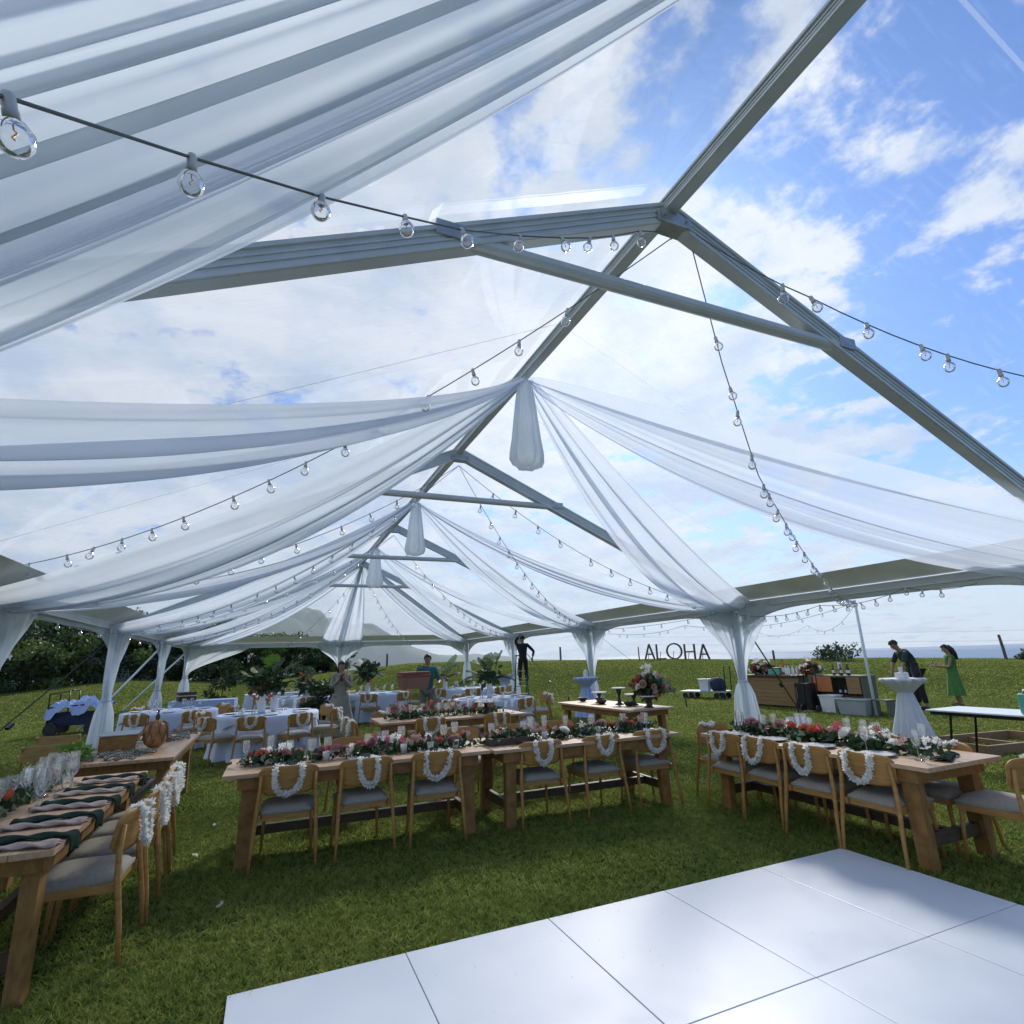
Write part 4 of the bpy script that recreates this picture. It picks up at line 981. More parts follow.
def big_bouquet(loc, lab, seed, r=.27, H=.34, vase='black'):
    rr = random.Random(seed); t = empty('flower_bouquet', loc, 0, lab, 'flowers')
    MB().lathe([(.001,.003),(.05,.003),(.055,.02),(.045,.14),(.06,.22),(.055,.22)], 18).build('vase', vase, t, smooth=True)
    mb = MB(); mg = MB(); leaf_cluster(mb, (0,0,H), 420, r*1.0, .10, rr, (1,1,.8)); leaf_cluster(mg, (r*.8,-.1,H-.03), 160, r*.7, .09, rr, (1.3,1,.6))
    mb.build('foliage', 'leaf', t); mg.build('foliage', 'leafg', t)
    for k in range(34):
        d = Vector((rr.gauss(0,1), rr.gauss(0,1), rr.gauss(.3,.9))).normalized(); p = Vector((0,0,H))+Vector((d.x*r*.95, d.y*r*.95, d.z*r*.75))
        kind, m = rr.choice([('rose','coral'),('rose','pink'),('rose','blush'),('orchid','petal'),('rose','mauve'),('orchid','blush'),('rose','coral')])
        q = d.to_track_quat('Z', 'Y').to_euler(); bloom(kind, m, t, p, q, rr.uniform(.95,1.45))
    bloom('orchid', 'petal', t, (0,0,H+r*.95), (0,0,0), 2.2)
big_bouquet((6.22,8.42,TH), 'large coral, red and cream bouquet standing on the cake table', 12)
# low trough and centre table extras
tr = empty('flower_trough', (2.45,5.86,TH), R(-2), 'long low dark trough near the joint of the centre tables', 'planter')
MB().box((0,0,.035), (.52,.15,.07)).build('body', 'darkwood', tr, bevel=.004)
g = MB(); leaf_cluster(g, (0,0,.08), 160, .20, .06, random.Random(8), (1.3,.4,.25)); g.build('foliage', 'leaf', tr)
for i, x in enumerate([.55,1.3,1.85,2.9,3.6,4.3]): place(CD, (x,5.92,TH), 0, W5[i] + ' white votive candle from the left on the centre tables', 'votive candles')

# ------------------------------------------------------------------ bar, cart, bins, boxes at the right
bar = empty('bar_counter', (14.45,12.95,0), R(2), 'rustic plank-fronted wooden bar counter on the lawn', 'bar')
pk = MB()
for k in range(7): pk.box((-.28, 0, .10+.118*k), (.02+.003*(k % 2), 1.9, .112))
pk.build('plank_front', 'barwood', bar, bevel=.003)
MB().box((.0,0,.455), (.52,1.86,.83)).build('carcass', 'olive', bar); MB().box((-.02,0,.90), (.70,2.0,.045)).build('counter_top', 'darkwood', bar, bevel=.004)
bk = empty('bar_cabinet', (14.55,11.15,0), R(2), 'open olive shelving unit with an orange side panel right of the bar', 'cabinet')
MB().box((0,.50,.47), (.55,.10,.94)).box((0,-1.0,.47), (.55,.05,.94)).box((.0,-.25,.91), (.56,1.6,.05)).box((.25,-.25,.45), (.03,1.5,.86)).build('frame', 'olive', bk, bevel=.004)
MB().box((-.29,.12,.70), (.02,.55,.40)).build('side_panel', 'crate', bk); MB().box((0,-.55,.40), (.5,.85,.03)).build('shelf', 'darkwood', bk)
MB().box((-.295,-.78,.68), (.02,.36,.42)).build('door', 'barwood', bk)
fr = empty('drinks_fridge', (14.2,11.72,0), R(2), 'black drinks fridge standing between the bar and the cabinet', 'fridge')
MB().box((0,0,.37), (.45,.5,.7)).build('body', 'black', fr, bevel=.01); MB().box((-.232,0,.42), (.012,.42,.52)).build('door', 'black', fr); MB().tube([(-.25,.17,.3),(-.25,.17,.6)], .01, 6).build('handle', 'greym', fr)
hc = empty('folding_handcart', (13.75,11.3,0), R(0), 'folded black hand truck leaning before the orange panel', 'hand truck')
MB().tube([(0,-.2,0),(.1,-.2,1.0),(.1,-.17,1.08),(.1,.17,1.08),(.1,.2,1.0),(0,.2,0)], .014, 8).build('frame', 'blackm', hc, smooth=True)
for s in (-1,1): w = MB().tube([(-.05,s*.22,.09),(-.05,s*.26,.09)], .09, 16); w.build('wheel', 'black', hc)
MB().box((-.13,0,.02), (.22,.36,.012)).build('toe_plate', 'greym', hc)
def tub(loc, rz, d, m, lab, nm='storage_tub', taper=.85):
    t = empty(nm, loc, rz, lab, 'tub'); L, W, H = d
    mb = MB(); k = taper
    mb.add([(-L/2*k,-W/2*k,0),(L/2*k,-W/2*k,0),(L/2*k,W/2*k,0),(-L/2*k,W/2*k,0),(-L/2,-W/2,H),(L/2,-W/2,H),(L/2,W/2,H),(-L/2,W/2,H)], [(3,2,1,0),(0,1,5,4),(1,2,6,5),(2,3,7,6),(3,0,4,7)])
    mb.build('body', m, t, solid=.008); MB().box((0,-W/2-.006,H-.01), (L+.04,.03,.03)).box((0,W/2+.006,H-.01), (L+.04,.03,.03)).box((-L/2-.006,0,H-.01), (.03,W-.02,.03)).box((L/2+.006,0,H-.01), (.03,W-.02,.03)).build('rim', m, t, bevel=.004)
    return t
tub((13.95,10.85,0), R(5), (.36,.42,.44), 'white', 'white plastic bin on the grass beside the cabinet')
tub((13.9,10.12,0), R(2), (.42,.78,.38), 'grey', 'wide grey plastic ice tub at the foot of the white pole')
st_ = empty('step_stool', (14.1,9.55,0), R(0), 'small olive step stool right of the grey ice tub', 'stool')
MB().box((0,0,.37), (.34,.46,.03)).build('seat', 'olive', st_, bevel=.004)
for a in (-1,1):
    MB().box((0,a*.20,.18), (.30,.03,.355)).build('leg', 'olive', st_, bevel=.003)
def bottle(loc, m, lab, s=1.):
    t = empty('bottle', loc, 0, lab, 'bottle', 'bottles and jugs on the bar'); t.scale = (s if s < 2 else 1.3, s if s < 2 else 1.3, s)
    MB().lathe([(.001,.002),(.037,.002),(.038,.02),(.038,.17),(.014,.23),(.013,.29)], 14).build('glass_body', m, t, smooth=True)
    MB().lathe([(.001,.305),(.015,.305),(.015,.283)], 10).build('cap', 'black', t); MB().lathe([(.0385,.06),(.0385,.14)], 14).build('label', 'paper', t)
tall = empty('tall_bottle_cluster', (0,0,0)) if False else None
bottle((14.4,10.75,.94), 'drink', 'tallest dark bottle on the cabinet, rising above the sea line', 2.5)
for k in range(5): bottle((14.35+.1*(k % 2),10.48+.11*k,.94), 'drink', W5[k] + ' squat dark bottle from the right around the tallest bottle', .95)
for k in range(4): bottle((14.5,10.45+.16*k,.42), 'drink', W5[k] + ' dark bottle from the right on the cabinet shelf', .9)
for k, y in enumerate([12.1,12.25,12.4,12.5]): bottle((14.35,y,.925), 'white', W5[k] + ' white jug from the right on the bar counter', 1.0)
for k, (y, s, pal) in enumerate([(13.65,.22,'w'),(13.25,.16,'w'),(11.75,.24,'p')]):
    big_bouquet((14.45,y,.92), ['cream flower bunch at the left end of the bar', 'low pale flower bunch second from the left end of the bar', 'blush and white flower bunch at the right of the bar'][k], 90+k, r=s, H=.18, vase='white')
bxx = empty('cooler_box', (14.4,12.9,.925), 0, 'small teal box on the bar counter', 'box'); MB().box((0,0,.09), (.25,.42,.17)).build('body', 'teal', bxx, bevel=.01); MB().box((0,0,.195), (.26,.43,.03)).build('lid', 'black', bxx, bevel=.006)
bottle((14.4,12.62,.925), 'coral', 'tall red-topped bottle in the middle of the bar', 1.5)
# flatbed cart
ct = empty('flatbed_cart', (15.2,17.0,0), R(-64), 'flatbed cart with a push handle on the far lawn', 'cart')
MB().box((0,0,.24), (1.75,.75,.05)).build('deck', 'grey', ct, bevel=.005)
MB().tube([(.86,-.3,.26),(.90,-.3,1.15),(.90,.3,1.15),(.86,.3,.26)], .018, 8).build('handle', 'blackm', ct)
for a in (-.7,-.45,.5,.75):
    for b in (-.28,.28): MB().tube([(a,b-.03,.10),(a,b+.03,.10)], .10, 16).build('wheel', 'black', ct)
bg = empty('laundry_bag', (15.42,16.55,.27), R(-60), 'slate blue bag on the flatbed cart', 'bag'); MB().lathe([(.001,0),(.22,0),(.27,.12),(.26,.32),(.19,.44),(.07,.47),(.001,.46)], 18, fn=lambda a,i: 1+.08*math.sin(a*5+i)).build('body', 'navy', bg, smooth=True)
MB().tube([(-.1,0,.45),(0,0,.58),(.1,0,.45)], .012, 6).build('strap', 'navy', bg)
tub((15.15,16.95,.27), R(-60), (.36,.36,.42), 'white', 'white bucket beside the blue bag on the cart')
# covered wagon at the left
wg = empty('garden_wagon', (-4.9,19.9,0), R(-6), 'black-framed pull wagon on the lawn beyond the left drape', 'wagon')
MB().box((0,0,.42), (1.25,.62,.34)).build('basket', 'navy', wg, bevel=.03)
MB().tube([(-.62,-.32,.3),(-.66,-.32,1.1),(-.20,-.32,1.18),(-.18,-.32,.6)], .018, 8).tube([(-.62,.32,.3),(-.66,.32,1.1),(-.20,.32,1.18),(-.18,.32,.6)], .018, 8).tube([(-.66,-.32,1.1),(-.66,.32,1.1)], .018, 8).tube([(-.20,-.32,1.18),(-.20,.32,1.18)], .018, 8).tube([(-.66,-.34,.74),(.2,-.34,.78)], .022, 8).build('frame', 'blackm', wg, smooth=True)
for a in (-.5,.45):
    for b in (-.36,.36): MB().tube([(a,b-.05,.17),(a,b+.05,.17)], .17, 20).build('wheel', 'black', wg, bevel=.01)
def tarp(u, v):
    x, y = lerp(-.68,.75,u), lerp(-.42,.42,v); z = .78+.20*math.sin(PI*u)*(1-.5*abs(2*v-1))+.05*math.sin(x*9+y*4)+.04*math.sin(y*15)+.035*math.sin(x*23+y*17)+.02*math.sin(x*41-y*30)-.05
    if v < .12: z -= (.12-v)*1.7*(1+.5*math.sin(u*14))
    return (x, y, z)
to = MB().grid(tarp, 34, 26).build('blue_tarp', 'cloth2', smooth=False, solid=.008); to.location = (-4.9,19.9,0); to.rotation_euler = (0,0,R(-6)); tag(to, 'crumpled light blue cloth heaped over the wagon', 'cloth')
# white folding table at the right
wt = empty('folding_table', (9.28,4.45,0), R(90), 'white folding table with thin black legs at the right edge', 'table')
MB().box((0,0,.735), (1.9,.80,.02)).build('tabletop', 'white', wt, bevel=.004); MB().box((0,0,.700), (1.82,.74,.045)).build('frame', 'blackm', wt, bevel=.004)
for a in (-.68,.68):
    for b in (-.30,.30): MB().tube([(a,b,.69),(a+(.12 if a > 0 else -.0),b,0)], .016, 8).build('leg', 'blackm', wt)
tc_ = empty('drink_cooler', (9.12,4.22,.745), R(20), 'teal drinks cooler with a black lid on the white folding table', 'cooler')
MB().box((0,0,.13), (.22,.22,.25)).build('body', 'teal', tc_, bevel=.02); MB().lathe([(.001,.31),(.05,.31),(.06,.27),(.07,.255)], 16).build('lid', 'black', tc_, smooth=True); MB().tube([(-.07,0,.27),(-.05,0,.34),(.05,0,.34),(.07,0,.27)], .010, 6).build('handle', 'black', tc_)
pf = empty('pallet_frame', (11.2,5.75,0), R(-8), 'open wooden timber frame lying on the grass under the folding table', 'timber frame')
for k, (c, d) in enumerate([((0,-.5,.07),(2.0,.05,.14)), ((0,.5,.07),(2.0,.05,.14)), ((-.98,0,.07),(.05,.95,.14)), ((.98,0,.07),(.05,.95,.14)), ((0,0,.05),(.05,.94,.09))]): MB().box(c, d).build('rail', 'barwood', pf, bevel=.003)
cn = MB().ball((0,0,.085), .085, 16, (1,1,1.1)).build('coconut', 'coconut', smooth=True); cn.location = (12.3,7.6,0); tag(cn, 'dark brown coconut on the grass right of the white cocktail table', 'coconut')
pi = empty('metal_pitcher', (11.12,6.78,1.075), R(30), 'dark metal pitcher on the white cocktail table', 'pitcher'); pi.scale = (.85,.85,.9)
MB().lathe([(.001,.003),(.075,.003),(.085,.06),(.08,.2),(.07,.27),(.08,.29)], 20).build('body', 'blackm', pi, smooth=True); MB().tube([(.08,0,.25),(.15,0,.24),(.15,0,.08),(.085,0,.05)], .010, 8).build('handle', 'blackm', pi)
nb = empty('napkin_stack', (10.88,6.9,1.075), 0, 'stack of white napkins and cups on the white cocktail table', 'napkins'); MB().box((0,0,.05), (.16,.16,.10)).build('napkins', 'paper', nb, bevel=.004); MB().lathe([(.001,.10),(.03,.10),(.04,.2)], 14).build('cup', 'white', nb)
lt = empty('table_lantern', (8.3,14.1,1.075), 0, 'small white lantern on the cocktail table behind the cake table', 'lantern'); MB().box((0,0,.09), (.10,.10,.16)).build('body', 'white', lt, bevel=.005); MB().lathe([(.07,.17),(.001,.22)], 4).build('roof', 'white', lt)
sg = empty('small_sign_stand', (7.6,6.55,0), R(-50), 'small leaning sign board on wheels between the bar and right table', 'sign')
MB().box((0,0,.42), (.32,.02,.44), m=Matrix.Rotation(-.2,3,'X')).build('board', 'paper', sg); MB().tube([(-.2,.1,.04),(-.12,.02,.3)], .012, 6).tube([(.2,.1,.04),(.12,.02,.3)], .012, 6).build('stand', 'blackm', sg)
for s in (-1,1): MB().tube([(s*.22,.1,.05),(s*.26,.1,.05)], .05, 12).build('wheel', 'black', sg)
gb = empty('gift_box', (-2.2,19.0,.765), R(20), 'dark box with a white bow on the blue gift table', 'box'); MB().box((0,0,.13), (.45,.32,.24)).build('body', 'darkwood', gb, bevel=.006); MB().box((0,0,.15), (.47,.34,.03)).build('ribbon', 'petal', gb)

# ------------------------------------------------------------------ ALOHA letters on the crest
rv = Vector((.9196,-.3929,0)); base = Vector((23.55,28.85,0))
def letter(ch, cu, w, h, lab):
    p = base+rv*((cu-672.5)*.0655); z = hz(p.x, p.y)+.05; t = empty('giant_letter_'+ch.lower(), (p.x, p.y, z), math.atan2(rv.y, rv.x), lab, 'letter', 'standing letters spelling ALOHA')
    mb = MB(); s = .085; d = .16
    def st(a, b): mb.beam((a[0],0,a[1]), (b[0],0,b[1]), d, s, up=(0,0,1)) if abs(a[0]-b[0]) > .05 and abs(a[1]-b[1]) < .01 else mb.beam((a[0],0,a[1]), (b[0],0,b[1]), d, s, up=(1,0,0))
    if ch == 'A': st((-w/2,0),(0,h)); st((w/2,0),(0.001,h)); mb.beam((-w*.30,0,h*.34), (w*.30,0,h*.34), d*.9, s)
    if ch == 'L': st((-w/2,0),(-w/2,h)); mb.beam((-w/2+s/2,0,s/2), (w/2,0,s/2), d*.96, s)
    if ch == 'H': st((-w/2,0),(-w/2,h)); st((w/2,0),(w/2,h)); mb.beam((-w/2+s/2,0,h*.5), (w/2-s/2,0,h*.5), d*.96, s)
    if ch == 'O':
        n = 36; vs = []
        for k in range(n):
            a = 2*PI*k/n
            for r in (w/2, w/2-s):
                for y in (-d/2, d/2): vs.append((r*math.cos(a), y, h/2+r*math.sin(a)*h/w))
        fs = []
        for k in range(n):
            a, b = 4*k, 4*((k+1) % n); fs += [(a,b,b+1,a+1),(a+2,a+3,b+3,b+2),(a,a+2,b+2,b),(a+1,b+1,b+3,a+3)]
        mb.add(vs, fs)
    mb.build('letter_frame', 'darkwood', t)
    MB().beam((-w*.3,.1,0), (-w*.1,.45,.02), .03, .03).beam((w*.3,.1,0), (w*.1,.45,.02), .03, .03).beam((0,.1,h*.5), (0,.45,.02), .03, .03).build('prop', 'fence', t)
letter('A', 649, .60, .95, 'first standing letter A of the lawn sign, left end')
letter('L', 660.5, .56, .95, 'standing letter L of the lawn sign')
letter('O', 673.3, 1.02, 1.02, 'standing round letter O of the lawn sign')
letter('H', 688.3, .62, .95, 'standing letter H of the lawn sign')
letter('A', 702, .64, .95, 'last standing letter A of the lawn sign, right end')
def fence_post(x, y, h, lab, lean=0, r=.07):
    o = MB().tube([(0,0,-.3), (lean*.4,0,h*.5), (lean,0,h)], [r,r*.95,r*.85], 9).build('fence_post', 'fence', smooth=False); o.location = (x,y,hz(x,y)); tag(o, lab, 'post', 'wooden fence posts along the crest')
p = base+rv*(-34*.0655); fence_post(p.x, p.y, .85, 'thin post standing just left of the lawn letters', r=.04)
def at_az(az, r): return r*math.sin(az), r*math.cos(az)
for az, r, h, ln, lab in [(1.125,38,1.25,-.15,'leaning fence post on the crest right of the green-dressed woman'), (.49,38,.9,0,'short post on the crest just left of the cake table drape'), (.185,38,.8,0,'fence post on the crest between palm arrangement and basket man'), (.84,38,.6,0,'low stub post on the crest behind the bar')]:
    x, y = at_az(az, r); fence_post(x, y, h, lab, ln)
wr = MB()
for k in range(3):
    pts = []
    for az in np.linspace(.62, 1.3, 30): x, y = at_az(az, 38); pts.append((x, y, hz(x, y)+.45+.5*k))
    wr.tube(pts, .006, 4)
tag(wr.build('fence_wire', 'greym'), 'thin fence wires strung along the crest before the sea', 'wire')

# ------------------------------------------------------------------ trees and bushes
def tree(x, y, H, W, lab, seed, mats=('treeleaf','treeleaf2'), n=26, per=250, leaf=.22, low=.08):
    rr = random.Random(seed); z0 = hz(x, y); t = empty('broadleaf_tree', (x,y,z0-.1), 0, lab, 'tree', 'trees along the left edge of the lawn')
    tk = MB(); tk.tube([(0,0,0),(.08,.05,H*.3),(.0,.12,H*.65)], [.17,.12,.05], 9)
    cl = []
    for k in range(n):
        a = rr.uniform(0,6.28); q = W/2*rr.random()**.5; zz = lerp(H*low+.2, H*.92, rr.random()); q *= (1-.55*max(0, zz/H-.4)); cl.append((q*math.cos(a), q*math.sin(a), zz, rr.uniform(.35,.6)*W*.32))
    for c in cl[:9]: tk.tube([(.04,.05,H*.25),(c[0]*.5,c[1]*.5,lerp(H*.3,c[2],.6)),(c[0],c[1],c[2])], [.06,.04,.015], 6)
    tk.build('trunk', 'bark', t, smooth=True)
    for mi, m in enumerate(mats):
        mb = MB()
        for k, c in enumerate(cl):
            if (k % 3 == 0) == (mi == 1): leaf_cluster(mb, c[:3], per, c[3], leaf, rr, (1,1,.75))
        mb.build('crown', m, t)
TR = [(-18,36,4.6,5),(-14.6,35,4.2,4.6),(-11.6,36.5,4.3,4.6),(-8.6,38.5,4.0,4.4),(-6.3,41,3.9,4.0),(-4.2,42,4.0,4.4),(-1.6,41,3.1,4.2),(.6,40.5,2.8,3.8),(2.6,41.5,2.5,3.6),(4.3,43,2.0,2.6),(-12,40,5,5),(-2.8,45,3.6,5),(-21.5,33,4.8,5)]
nmz = ['leftmost','second','third','fourth','fifth','sixth','seventh','eighth','ninth','tenth and lowest']
kinds = ['dark broadleaf tree at the left photo edge','dark dense tree behind the wagon','shaded tree right of the wagon','tree behind the nearest left post drape','tree seen between the left post drapes','tree just left of the corner drape','tree behind the gift table','tree behind the palm arrangement','paler tree right of the palm arrangement','last low tree where the hedge line ends','tall tree in the back row beyond the wagon','tall tree in the back row behind the gift table','outermost tree left of the photo']
for k, (x, y, H, W) in enumerate(TR): tree(x, y, H, W, kinds[k], 100+k, n=30 if H > 3 else 20, low=.03)
def bush(x, y, H, W, lab, seed, m='treeleaf'):
    rr = random.Random(seed); t = empty('shrub', (x,y,hz(x,y)), 0, lab, 'bush', 'shrubs growing on the crest')
    mb = MB()
    for k in range(12): a = rr.uniform(0,6.28); q = W/2*rr.random(); leaf_cluster(mb, (q*math.cos(a), q*math.sin(a), H*.45*rr.random()+.1), 90, H*.38, .16, rr, (1.2,1.2,.8))
    mb.build('foliage', m, t); MB().tube([(0,0,-.1),(.03,0,H*.4)], [.05,.03], 6).build('stem', 'bark', t)
for az, r, H, W, lab in [(.925,36.5,1.25,1.9,'dark spiky shrub on the crest behind the bar bottles'),(1.155,38,.6,1.4,'low shrub on the crest right of the leaning fence post'),(1.20,38,.7,1.2,'low shrub on the crest at the right photo edge'),(.045,38.5,.9,1.6,'small shrub at the foot of the hedge trees'),(-.33,37,1.2,2.4,'light shrub below the leftmost trees')]:
    x, y = at_az(az, r); bush(x, y, H, W, lab, int(az*100)+900)
sh = empty('garden_shed', (-9.0,46,hz(-9,46)-.2), R(8), 'pale grey shed half hidden among the trees at the left', 'shed')
MB().box((0,0,1.4), (5.5,3,2.8)).build('wall', 'shed', sh); MB().add([(-3,-1.8,2.8),(3,-1.8,2.8),(3,1.8,2.8),(-3,1.8,2.8),(-3,0,3.7),(3,0,3.7)], [(0,1,5,4),(2,3,4,5),(0,4,3),(1,2,5),(3,2,1,0)]).build('roof', 'shedroof', sh)
w_ = MB().box((1.2,-1.51,1.5), (.9,.05,.9)).build('window', 'drink', sh); MB().box((-1.2,-1.51,1.0), (.9,.05,2.0)).build('door', 'greyfab', sh)
fb = MB()
for k, (x, y) in enumerate([(-.42,7.2),(-.2,4.9),(-.5,6.2)]):
    b = bloom_mesh('orchid', 200+k); b.v = [(a*.5, c*.5, d*.4+.03) for a, c, d in b.v]
    o = b.build('fallen_blossom', 'petal'); o.location = (x,y,0); tag(o, 'white fallen blossom lying on the grass', 'flower', 'fallen blossoms on the lawn')

# ------------------------------------------------------------------ people
def skin_mesh(name, nodes, edges, m, parent, sub=2):
    me = bpy.data.meshes.new(name); me.from_pydata([n[0] for n in nodes], edges, []); o = bpy.data.objects.new(name, me); col.objects.link(o)
    md = o.modifiers.new('s', 'SKIN'); md.use_smooth_shade = True
    for i, n in enumerate(nodes):
        r = n[1]; me.skin_vertices[0].data[i].radius = (r, r) if not hasattr(r, '__len__') else r
    me.skin_vertices[0].data[0].use_root = True
    sb = o.modifiers.new('u', 'SUBSURF'); sb.levels = sub; sb.render_levels = sub
    dg = bpy.context.evaluated_depsgraph_get(); nm = bpy.data.meshes.new_from_object(o.evaluated_get(dg)); o.modifiers.clear(); o.data = nm; bpy.data.meshes.remove(me)
    nm.materials.clear(); nm.materials.append(M[m]); nm.shade_smooth(); nm.name = name; o.parent = parent; return o
def person(loc, rz, lab, J, shirt, trousers, hair='short', skirt=None, sc=1., shoes='black', sleeve=.5):
    """J: joint positions in metres, facing +y"""
    t = empty('person', loc, rz, lab, 'person'); t.scale = (sc,)*3
    V = lambda k: Vector(J[k])
    pel, ch, nk, hd = V('pelvis'), V('chest'), V('neck'), V('head')
    hdir = (hd-nk).normalized(); nodes = [(tuple(pel), (.135,.105)), (tuple(pel.lerp(ch,.5)), (.12,.095)), (tuple(ch), (.15,.105)), (tuple(ch.lerp(nk,.7)), (.085,.07)), (tuple(nk), .052), (tuple(hd-hdir*.055), (.068,.078)), (tuple(hd+hdir*.02), (.078,.092)), (tuple(hd+hdir*.09), (.055,.065))]
    edges = [(i, i+1) for i in range(7)]
    cl_s = [(tuple(pel+Vector((0,0,-.13))), (.158,.132)), (tuple(pel.lerp(ch,.5)), (.15,.135)), (tuple(ch), (.188,.165)), (tuple(ch.lerp(nk,.5)), (.15,.145)), (tuple(ch.lerp(nk,.85)), (.085,.08))]; cl_e = [(0,1),(1,2),(2,3),(3,4)]
    tr_s = [(tuple(pel+Vector((0,0,.02))), (.150,.125))]; tr_e = []
    for s, sd in ((-1,'l'),(1,'r')):
        shd, el, wr_ = V('sh'+sd), V('el'+sd), V('wr'+sd); i = len(nodes)
        nodes += [(tuple(shd), .055), (tuple(shd.lerp(el,.5)), .045), (tuple(el), .038), (tuple(el.lerp(wr_,.5)), .036), (tuple(wr_), .025)]; edges += [(2,i),(i,i+1),(i+1,i+2),(i+2,i+3),(i+3,i+4)]
        hdv = (wr_-el).normalized(); side = Vector((s,0,0)); side = (side-hdv*side.dot(hdv)); side = side.normalized() if side.length > .1 else hdv.orthogonal().normalized(); pn = hdv.cross(side)
        pm = wr_+hdv*.055; j = len(nodes); nodes.append((tuple(pm), (.036,.018))); edges.append((i+4, j))
        for q in range(4):
            b = pm+hdv*.035+side*(-.026+.0175*q); L = [.062,.075,.070,.052][q]; k0 = len(nodes)
            nodes += [(tuple(b), .0095), (tuple(b+hdv*L*.5+pn*.012), .0085), (tuple(b+hdv*L*.75+pn*.035), .007)]; edges += [(j,k0),(k0,k0+1),(k0+1,k0+2)]
        k0 = len(nodes); b = pm-hdv*.02-side*.034; nodes += [(tuple(b), .011), (tuple(b+hdv*.035-side*.02+pn*.012), .009)]; edges += [(j,k0),(k0,k0+1)]
        k0 = len(cl_s); e2 = shd.lerp(el, sleeve*2 if sleeve <= .5 else 1.); cl_s += [(tuple(shd), .068), (tuple(shd.lerp(e2,.5)), .062), (tuple(e2), .056)]; cl_e += [(2,k0),(k0,k0+1),(k0+1,k0+2)]
        if sleeve > .5: cl_s.append((tuple(el.lerp(wr_, .9)), .040)); cl_e.append((k0+2,k0+3))
        hp, kn, an = V('hp'+sd), V('kn'+sd), V('an'+sd); i = len(nodes)
        nodes += [(tuple(hp), .085), (tuple(kn), .055), (tuple(kn.lerp(an,.35)), .055), (tuple(an), .035), (tuple(an+Vector((0,.03,-.05))), .036), (tuple(an+Vector((0,.15,-.06))), (.04,.028))]; edges += [(0,i),(i,i+1),(i+1,i+2),(i+2,i+3),(i+3,i+4),(i+4,i+5)]
        k0 = len(tr_s); tr_s += [(tuple(hp), .098), (tuple(kn), .073), (tuple(kn.lerp(an,.9)), .062)]; tr_e += [(0,k0),(k0,k0+1),(k0+1,k0+2)]
        MB().ball(tuple(an+Vector((0,.07,-.045))), .1, 10, (.5,1.35,.42)).build('shoe', shoes, t, smooth=True)
    skin_mesh('body', nodes, edges, 'skin', t); skin_mesh('shirt', cl_s, cl_e, shirt, t)
    if trousers: skin_mesh('trousers', tr_s, tr_e, trousers, t)
    if skirt:
        m, zb, rt, rb = skirt; kl = (V('knl')+V('knr'))/2; prof = []
        H0 = pel.z+.06
        def f(u, v):
            a = v*2*PI; z = lerp(H0, zb, u); r = lerp(rt, rb, u)*(1+.07*u*math.sin(a*8)); c = pel.lerp(Vector((kl.x, kl.y, zb)), u)
            return (c.x+r*math.cos(a), c.y+r*.8*math.sin(a), z)
        MB().grid(f, 14, 48).build('skirt', m, t, smooth=True)
    fw = Vector((0,1,0)); fw = (fw-hdir*fw.dot(hdir)).normalized(); sd_ = fw.cross(hdir)
    Q = Matrix((sd_, fw, hdir)).transposed()
    def hp_(p): return tuple(hd + Q @ Vector(p))
    hm = MB()
    for i in range(13):
        for j in range(24):
            th = PI*.62*i/12; a = 2*PI*j/24; low = .60 if math.sin(a) < .15 else .35
            th = PI*low*i/12; r = (.092,.108,.112); hm.v.append(hp_((r[0]*math.sin(th)*math.cos(a), r[1]*math.sin(th)*math.sin(a)-.012, .028+r[2]*math.cos(th))))
    hm.f = [(i*24+j, i*24+(j+1)%24, (i+1)*24+(j+1)%24, (i+1)*24+j) for i in range(12) for j in range(24)]
    if hair != 'short': hm.tube([hp_((0,-.08,.05)), hp_((.0,-.12,-.08)), hp_((.02,-.12,-.22)), hp_((.02,-.10,-.38 if hair == 'long' else -.2))], [.075,.085,.075,.03], 12)
    hm.build('hair', 'hair', t, smooth=True)
    fm = MB().ball(hp_((0,.098,-.022)), .014, 8, (.8,1,1.2)); fm.ball(hp_((-.085,0,-.01)), .02, 8, (.4,.8,1.3)); fm.ball(hp_((.085,0,-.01)), .02, 8, (.4,.8,1.3)); fm.build('face_features', 'skin', t, smooth=True)
    for s in (-1,1): MB().ball(hp_((s*.03,.083,.005)), .009, 8).build('eye', 'black', t, smooth=True)
    MB().ball(hp_((0,.086,-.055)), .02, 8, (1,.4,.3)).build('mouth', 'mauve', t, smooth=True)
    return t
def stand(**k):
    J = dict(pelvis=(0,0,.93), chest=(0,.01,1.28), neck=(0,.0,1.47), head=(0,.03,1.60), shl=(-.18,0,1.40), shr=(.18,0,1.40), ell=(-.25,-.02,1.12), elr=(.25,-.02,1.12), wrl=(-.24,.12,.90), wrr=(.24,.12,.90),
             hpl=(-.09,0,.86), hpr=(.09,0,.86), knl=(-.11,.02,.48), knr=(.11,.02,.48), anl=(-.13,-.02,.09), anr=(.13,-.02,.09)); J.update(k); return J
# woman with a phone, facing the camera
person((1.56,14.1,0), PI+.05, 'woman in taupe jacket and wide trousers holding a phone among the tables', stand(wrl=(-.06,.24,1.28), ell=(-.22,.06,1.12), wrr=(.05,.22,1.36), elr=(.22,.08,1.14)), 'taupe', 'taupe', 'tied', skirt=('taupe', .06, .18, .40), sc=1.0, sleeve=.8)
ph = empty('phone', (1.56-.02,14.1-.30,1.34), .2, 'dark phone in the hands of the woman among the tables', 'phone'); MB().box((0,0,0), (.075,.012,.15)).build('body', 'black', ph, bevel=.004); MB().box((0,.0075,0), (.066,.002,.135)).build('screen', 'drink', ph)
